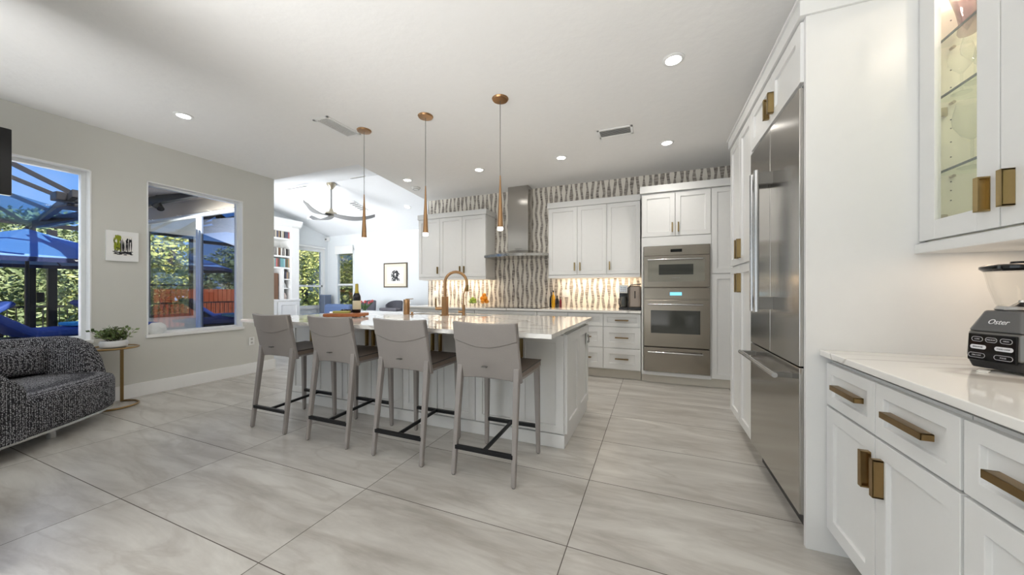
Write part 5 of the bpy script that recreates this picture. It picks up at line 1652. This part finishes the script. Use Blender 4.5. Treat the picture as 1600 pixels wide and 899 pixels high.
mb.face(sect[0]); mb.face(sect[-1][::-1])
mb.build('backrest_shell', M_TWEED, t, smooth='all')
# back cushion
mb = MB(); nx, nz = 24, 10
cols = []
for i in range(nx + 1):
    a = i / nx; row = []
    ang = R(-12 - 156 * a)
    for j in range(nz + 1):
        b_ = j / nz
        puff = (1 - (2 * a - 1) ** 6) * (1 - (2 * b_ - 1) ** 4)
        x, y = outline(ang, .13 + .12 * max(puff, 0) ** .6)
        row.append(mb.b.verts.new(W(x, y, .425 + .265 * b_ * (.86 + .14 * (1 - (2 * a - 1) ** 8)))))
    x, y = outline(ang, .11); row.append(mb.b.verts.new(W(x, y, .67))); row.append(mb.b.verts.new(W(x, y, .42)))
    cols.append(row)
for A, B in zip(cols, cols[1:]):
    for j in range(len(A)): mb.face([A[j], A[(j + 1) % len(A)], B[(j + 1) % len(A)], B[j]])
mb.face(cols[0]); mb.face(cols[-1][::-1])
mb.build('back_cushion', M_TWEED, t, smooth='all')
for x, y in ((.08, .33), (-.55, .33), (.25, -.25), (-.5, -.25)):
    MB().cyl(W(x, y, 0), W(x, y, .10), .024, seg=16).build('leg', M_CHROME, t, smooth=True)

# glassy bag on the pass window sill
t = MB().lathe([(0, 0), (.06, 0), (.085, .03), (.08, .09), (.04, .13), (0, .125)], (0, 0, 0), 9, sx=.5, sy=1.1).build('plastic_bag', mat('frosted_plastic', C(225, 228, 228), .35, bump=1.0, bscale=25), None, smooth=True)
t.location = (XL - .045, 2.14, .681)
tag(t, 'crumpled clear bag sitting on the left of the pass window sill', 'bag')

# ------------------------------------------------------------------ outdoors
struct('lawn', MB().box(-60, XR + 20, -60, 60, -.25, -.15), M_GRASS)
struct('patio', MB().box(-13.2, XL - T, -9, YW + .0, -.14, -.03), M_DECK)

def foliage(name, m, parent, c, rad, n, leaf, seed):
    rn = random.Random(seed); mb = MB(); c = Vector(c)
    clumps = []
    for i in range(int(10 + rad[0] * 6)):
        while True:
            p = Vector((rn.uniform(-1, 1), rn.uniform(-1, 1), rn.uniform(-1, 1)))
            if p.length < 1: break
        clumps.append((Vector((p.x * rad[0], p.y * rad[1], p.z * rad[2])), rn.uniform(.28, .5) * min(rad)))
    for i in range(n):
        cc, r_ = clumps[rn.randrange(len(clumps))]
        d = Vector((rn.gauss(0, 1), rn.gauss(0, 1), rn.gauss(0, 1))).normalized()
        p = c + cc + d * r_ * rn.uniform(.75, 1.08)
        a = Vector((rn.gauss(0, 1), rn.gauss(0, 1), rn.gauss(0, .7))).normalized()
        b_ = a.cross(d + Vector((0, 0, .3))).normalized()
        if b_.length < .5: continue
        l = leaf * rn.uniform(.6, 1.3)
        mb.face([mb.b.verts.new(q) for q in (p - a * l, p + b_ * l * .45, p + a * l, p - b_ * l * .45)])
    return mb.build(name, m, parent)
def tree(x, y, h, rad, m, label, n=5000, leaf=.09, seed=1, grp='trees beyond the patio', name='tree'):
    t = thing(name, label, 'tree', (x, y, -.15), grp)
    MB().tube([(x, y, -.15), (x + .1, y - .05, h * .3), (x - .05, y + .05, h * .7)], [.16, .12, .06], 8).build('trunk', M_BARK, t, smooth=True)
    foliage('foliage', m, t, (x, y, h - rad[2]), rad, n, leaf, seed)
    return t
# broad hedge trees seen through the left window
ta = tree(-17.5, 3.2, 3.2, (2.0, 2.0, 1.8), M_LEAFD, 'dense green tree straight beyond the umbrella', 9000, .10, 4)
dup(ta, (-18.3, 6.3, -.15), 'dense green tree right of the umbrella beyond the fence', 1.3)
dup(ta, (-19.5, .4, -.15), 'dense green tree at the left edge of the first window', 2.2, 1.05)
dup(ta, (-21, 4.6, -.15), 'taller green tree behind the two nearer ones past the umbrella', 4.0, 1.2)
dup(ta, (-20.0, -3.6, -.15), 'dark tree mirrored in the tinted sliding door, nearer one', .6, .95)
dup(ta, (-23.0, -7.5, -.15), 'dark tree mirrored in the tinted sliding door, further one', 2.6, 1.0)
# sunlit shrubs beyond the living room windows
tb = tree(-12.3, 9.1, 3.6, (1.5, 1.5, 1.9), M_LEAFY, 'sunlit yellow green shrub outside the living room side window', 8000, .08, 8, 'sunlit shrubs beyond the living room', 'shrub')
dup(tb, (-9.9, 9.6, -.15), 'sunlit shrub outside the narrow back window', 1.5, .95)
dup(tb, (-13.0, 11.6, -.15), 'sunlit shrub beside the pale neighbouring house', 3.2, .7)
dup(tb, (-11.2, 11.8, -.15), 'sunlit shrub behind the one at the back window', 4.4, 1.15)
dup(tb, (-11.6, 4.9, -.15), 'green shrub seen through the dark framed window beyond the sliding door', 5.1, .92)
# pale neighbouring house
t = thing('neighbour_house', 'pale brick neighbouring house outside the living room side window', 'house', (-19, 15.5, -.15))
MB().box(-22, -16.5, 13.2, 18, -.15, 2.7).build('wall', M_PLATE, t)
MB().prism([(12.8, 2.7), (15.6, 4.2), (18.4, 2.7)], -22.4, -16.1, 'x').build('roof', M_ROOF, t)
MB().box(-16.49, -16.46, 14.4, 15.4, .9, 2.1).build('window', M_DGLASS, t)
# fence reflected in the door
t = thing('wooden_fence', 'orange brown wooden fence mirrored in the tinted sliding door', 'fence', (-16, -5, -.15))
mb = MB()
for i in range(60): mb.box(-16.03, -16.0, -8.5 + i * .15, -8.5 + i * .15 + .135, -.12, 1.25)
mb.build('slat_panel', M_FENCE, t)
MB().box(-16.1, -16.03, -8.5, .5, .1, .2).box(-16.1, -16.03, -8.5, .5, .9, 1.0).build('rail', M_FENCE, t)
# metal railing behind the patio
t = thing('patio_railing', 'dark thin metal railing at the edge of the patio', 'railing', (-13.1, 2, -.03))
mb = MB()
mb.box(-13.12, -13.08, -3, 6.5, .80, .84).box(-13.12, -13.08, -3, 6.5, .05, .08)
for i in range(80): mb.box(-13.11, -13.09, -3 + i * .12, -3 + i * .12 + .014, .05, .82)
mb.build('bars', M_DBRONZE, t)

# pool cage
t = thing('pool_cage', 'dark bronze screened pool enclosure over the patio', 'pool enclosure', (-9, 1.5, -.03))
def beam(a, b_, w_=.05, nm='beam'):
    a = Vector(a); b_ = Vector(b_); d = (b_ - a); L_ = d.length; d.normalize()
    u = d.cross(Z_).normalized() if abs(d.z) < .98 else X_
    v = u.cross(d).normalized()
    MB().obox(a - u * w_ / 2 - v * w_ * .8, d, v, u, L_, w_ * 1.6, w_).build(nm, M_DBRONZE, t)
def ext(a, b_, k0, k1):
    a = Vector(a); b_ = Vector(b_); d = b_ - a
    return a - d * k0, b_ + d * k1
for a, b_ in (((-7, 1.51, 2.69), (-7, 1.942, 2.465)), ((-8, 1.726, 2.716), (-8, 2.067, 2.581)), ((-9, 1.941, 2.636), (-9, 2.463, 2.40)), ((-10.5, 2.149, 2.626), (-10.5, 2.50, 2.35))):
    beam(*ext(a, b_, 2.0, 0.0), .032, 'rafter')
beam((-11.5, 2.62, 2.34), (-6.9, 1.97, 2.44), .06)
beam((-10.5, -2, 2.43), (-10.5, 3.1, 2.41), .05)
beam((-9.6, 2.30, 2.30), (-6.2, 2.9, 2.62), .07)
for (x, y) in ((-11.6, 2.72), (-11.6, 2.99)):
    MB().box(x - .05, x + .05, y - .06, y + .06, -.03, 2.45).build('post', M_DBRONZE, t, bevel=.004)
MB().box(-11.66, -11.60, 2.80, 2.90, .95, 1.15).build('door_latch', M_BLACKP, t, bevel=.01)
MB().prism([(1.0, 2.72), (2.55, 2.31), (2.55, 2.33), (1.0, 2.74)], -10.4, -8.2, 'x').build('roof_panel', M_PANEL, t)
# downpipe-like hood box at the house corner
MB().box(-7.4, -7.2, 1.89, 2.6, 2.38, 2.49).box(-7.5, -7.1, 1.95, 2.7, 2.30, 2.34).build('gutter_box', M_DBRONZE, t, bevel=.01)

# umbrella
ux, uy, uz = -10.2, 2.36, 2.28
t = thing('patio_umbrella', 'blue canvas patio umbrella outside the first window', 'umbrella', (ux, uy, -.03))
mb = MB(); rim = []; mid = []
ap = mb.b.verts.new((ux, uy, uz))
for k in range(8):
    a = 2 * math.pi * (k + .35) / 8
    mid.append(mb.b.verts.new((ux + .75 * math.cos(a), uy + .75 * math.sin(a), uz - .27)))
    rim.append(mb.b.verts.new((ux + 1.45 * math.cos(a), uy + 1.45 * math.sin(a), uz - .56)))
for k in range(8):
    l = (k + 1) % 8
    mb.face([ap, mid[k], mid[l]]); mb.face([mid[k], rim[k], rim[l], mid[l]])
cn = mb.build('canopy', M_BLUE, t)
s_ = cn.modifiers.new('s', 'SOLIDIFY'); s_.thickness = .012
mb = MB()
for k in range(8):
    a = 2 * math.pi * (k + .35) / 8; l = 2 * math.pi * (k + 1.35) / 8
    p = Vector((ux + 1.45 * math.cos(a), uy + 1.45 * math.sin(a), uz - .57)); q = Vector((ux + 1.45 * math.cos(l), uy + 1.45 * math.sin(l), uz - .57))
    v = [mb.b.verts.new(z) for z in (p, q, q - Z_ * .07, p - Z_ * .07)]; mb.face(v)
vl = mb.build('valance', mat('dark_navy_canvas', C(26, 40, 84), .8), t)
s_ = vl.modifiers.new('s', 'SOLIDIFY'); s_.thickness = .006
M_NAVY = MATS['dark_navy_canvas']
for k in range(8):
    a = 2 * math.pi * (k + .35) / 8
    MB().tube([(ux, uy, uz - .03), (ux + .75 * math.cos(a), uy + .75 * math.sin(a), uz - .285), (ux + 1.44 * math.cos(a), uy + 1.44 * math.sin(a), uz - .575)], .011, 6).build('rib', M_NAVY, t)
MB().cyl((ux, uy, 0), (ux, uy, uz + .04), .022, seg=12).build('pole', M_DBRONZE, t)
MB().cyl((ux, uy, -.03), (ux, uy, .04), .25, .22, seg=24).build('base', M_DBRONZE, t)

# loungers
def lounger(x, y, rz, label):
    t = thing('sun_lounger', label, 'sun lounger', (x, y, -.03), 'blue sun loungers on the patio')
    def B(a, b_, c, d, e, f, nm, m, bev=.01): return MB().box(x + a, x + b_, y + c, y + d, e - .03, f - .03).build(nm, m, t, bevel=bev)
    B(-.32, .32, -.95, .95, .56, .62, 'frame', M_DBRONZE)
    B(-.31, .31, -.95, .30, .62, .72, 'cushion', M_BLUEL, .03)
    MB().obox((x - .31, y + .30, .60), X_, Vector((0, .78, .62)).normalized(), Vector((0, -.62, .78)).normalized(), .62, .72, .09).build('backrest', M_BLUEL, t, bevel=.03)
    for a in (-.28, .28):
        for c in (-.85, .7): B(a - .02, a + .02, c - .02, c + .02, 0, .56, 'leg', M_DBRONZE, .003)
    rot(t, rz); return t
l1 = lounger(-7.4, 1.95, R(187), 'blue sun lounger nearest the first window')
dup(l1, (-9.6, 1.27, -.03), 'blue sun lounger with raised back at the left edge of the first window', R(4), .92)
dup(l1, (-9.7, 3.55, -.03), 'blue sun lounger whose back shows at the right of the first window', R(180), .92)
t = MB().box(-.28, .28, -.16, .16, 0, .05).build('striped_towel', M_TOWEL, None, bevel=.015)
t.location = (-7.36, 2.22, .70); t.rotation_euler = (0, 0, R(12))
tag(t, 'teal striped towel folded on the end of the nearest lounger', 'towel')

# flood lamp under the wing soffit, seen through window 2
t = thing('flood_light', 'black double flood light under the eaves outside the second window', 'outdoor light', (-6.90, 2.80, 2.60))
MB().cyl((-6.90, 2.80, 2.62), (-6.90, 2.80, 2.58), .06, seg=16).build('mount', M_BLACK, t)
MB().tube([(-6.90, 2.80, 2.59), (-6.88, 2.77, 2.52), (-6.82, 2.76, 2.46)], .012, 8).build('arm', M_BLACK, t)
MB().cyl((-6.83, 2.76, 2.47), (-6.76, 2.74, 2.40), .025, .042, seg=16).build('lamp_head', M_BLACK, t, smooth=True)
MB().cyl((-6.87, 2.77, 2.51), (-6.93, 2.74, 2.45), .025, .042, seg=16).build('lamp_head', M_BLACK, t, smooth=True)
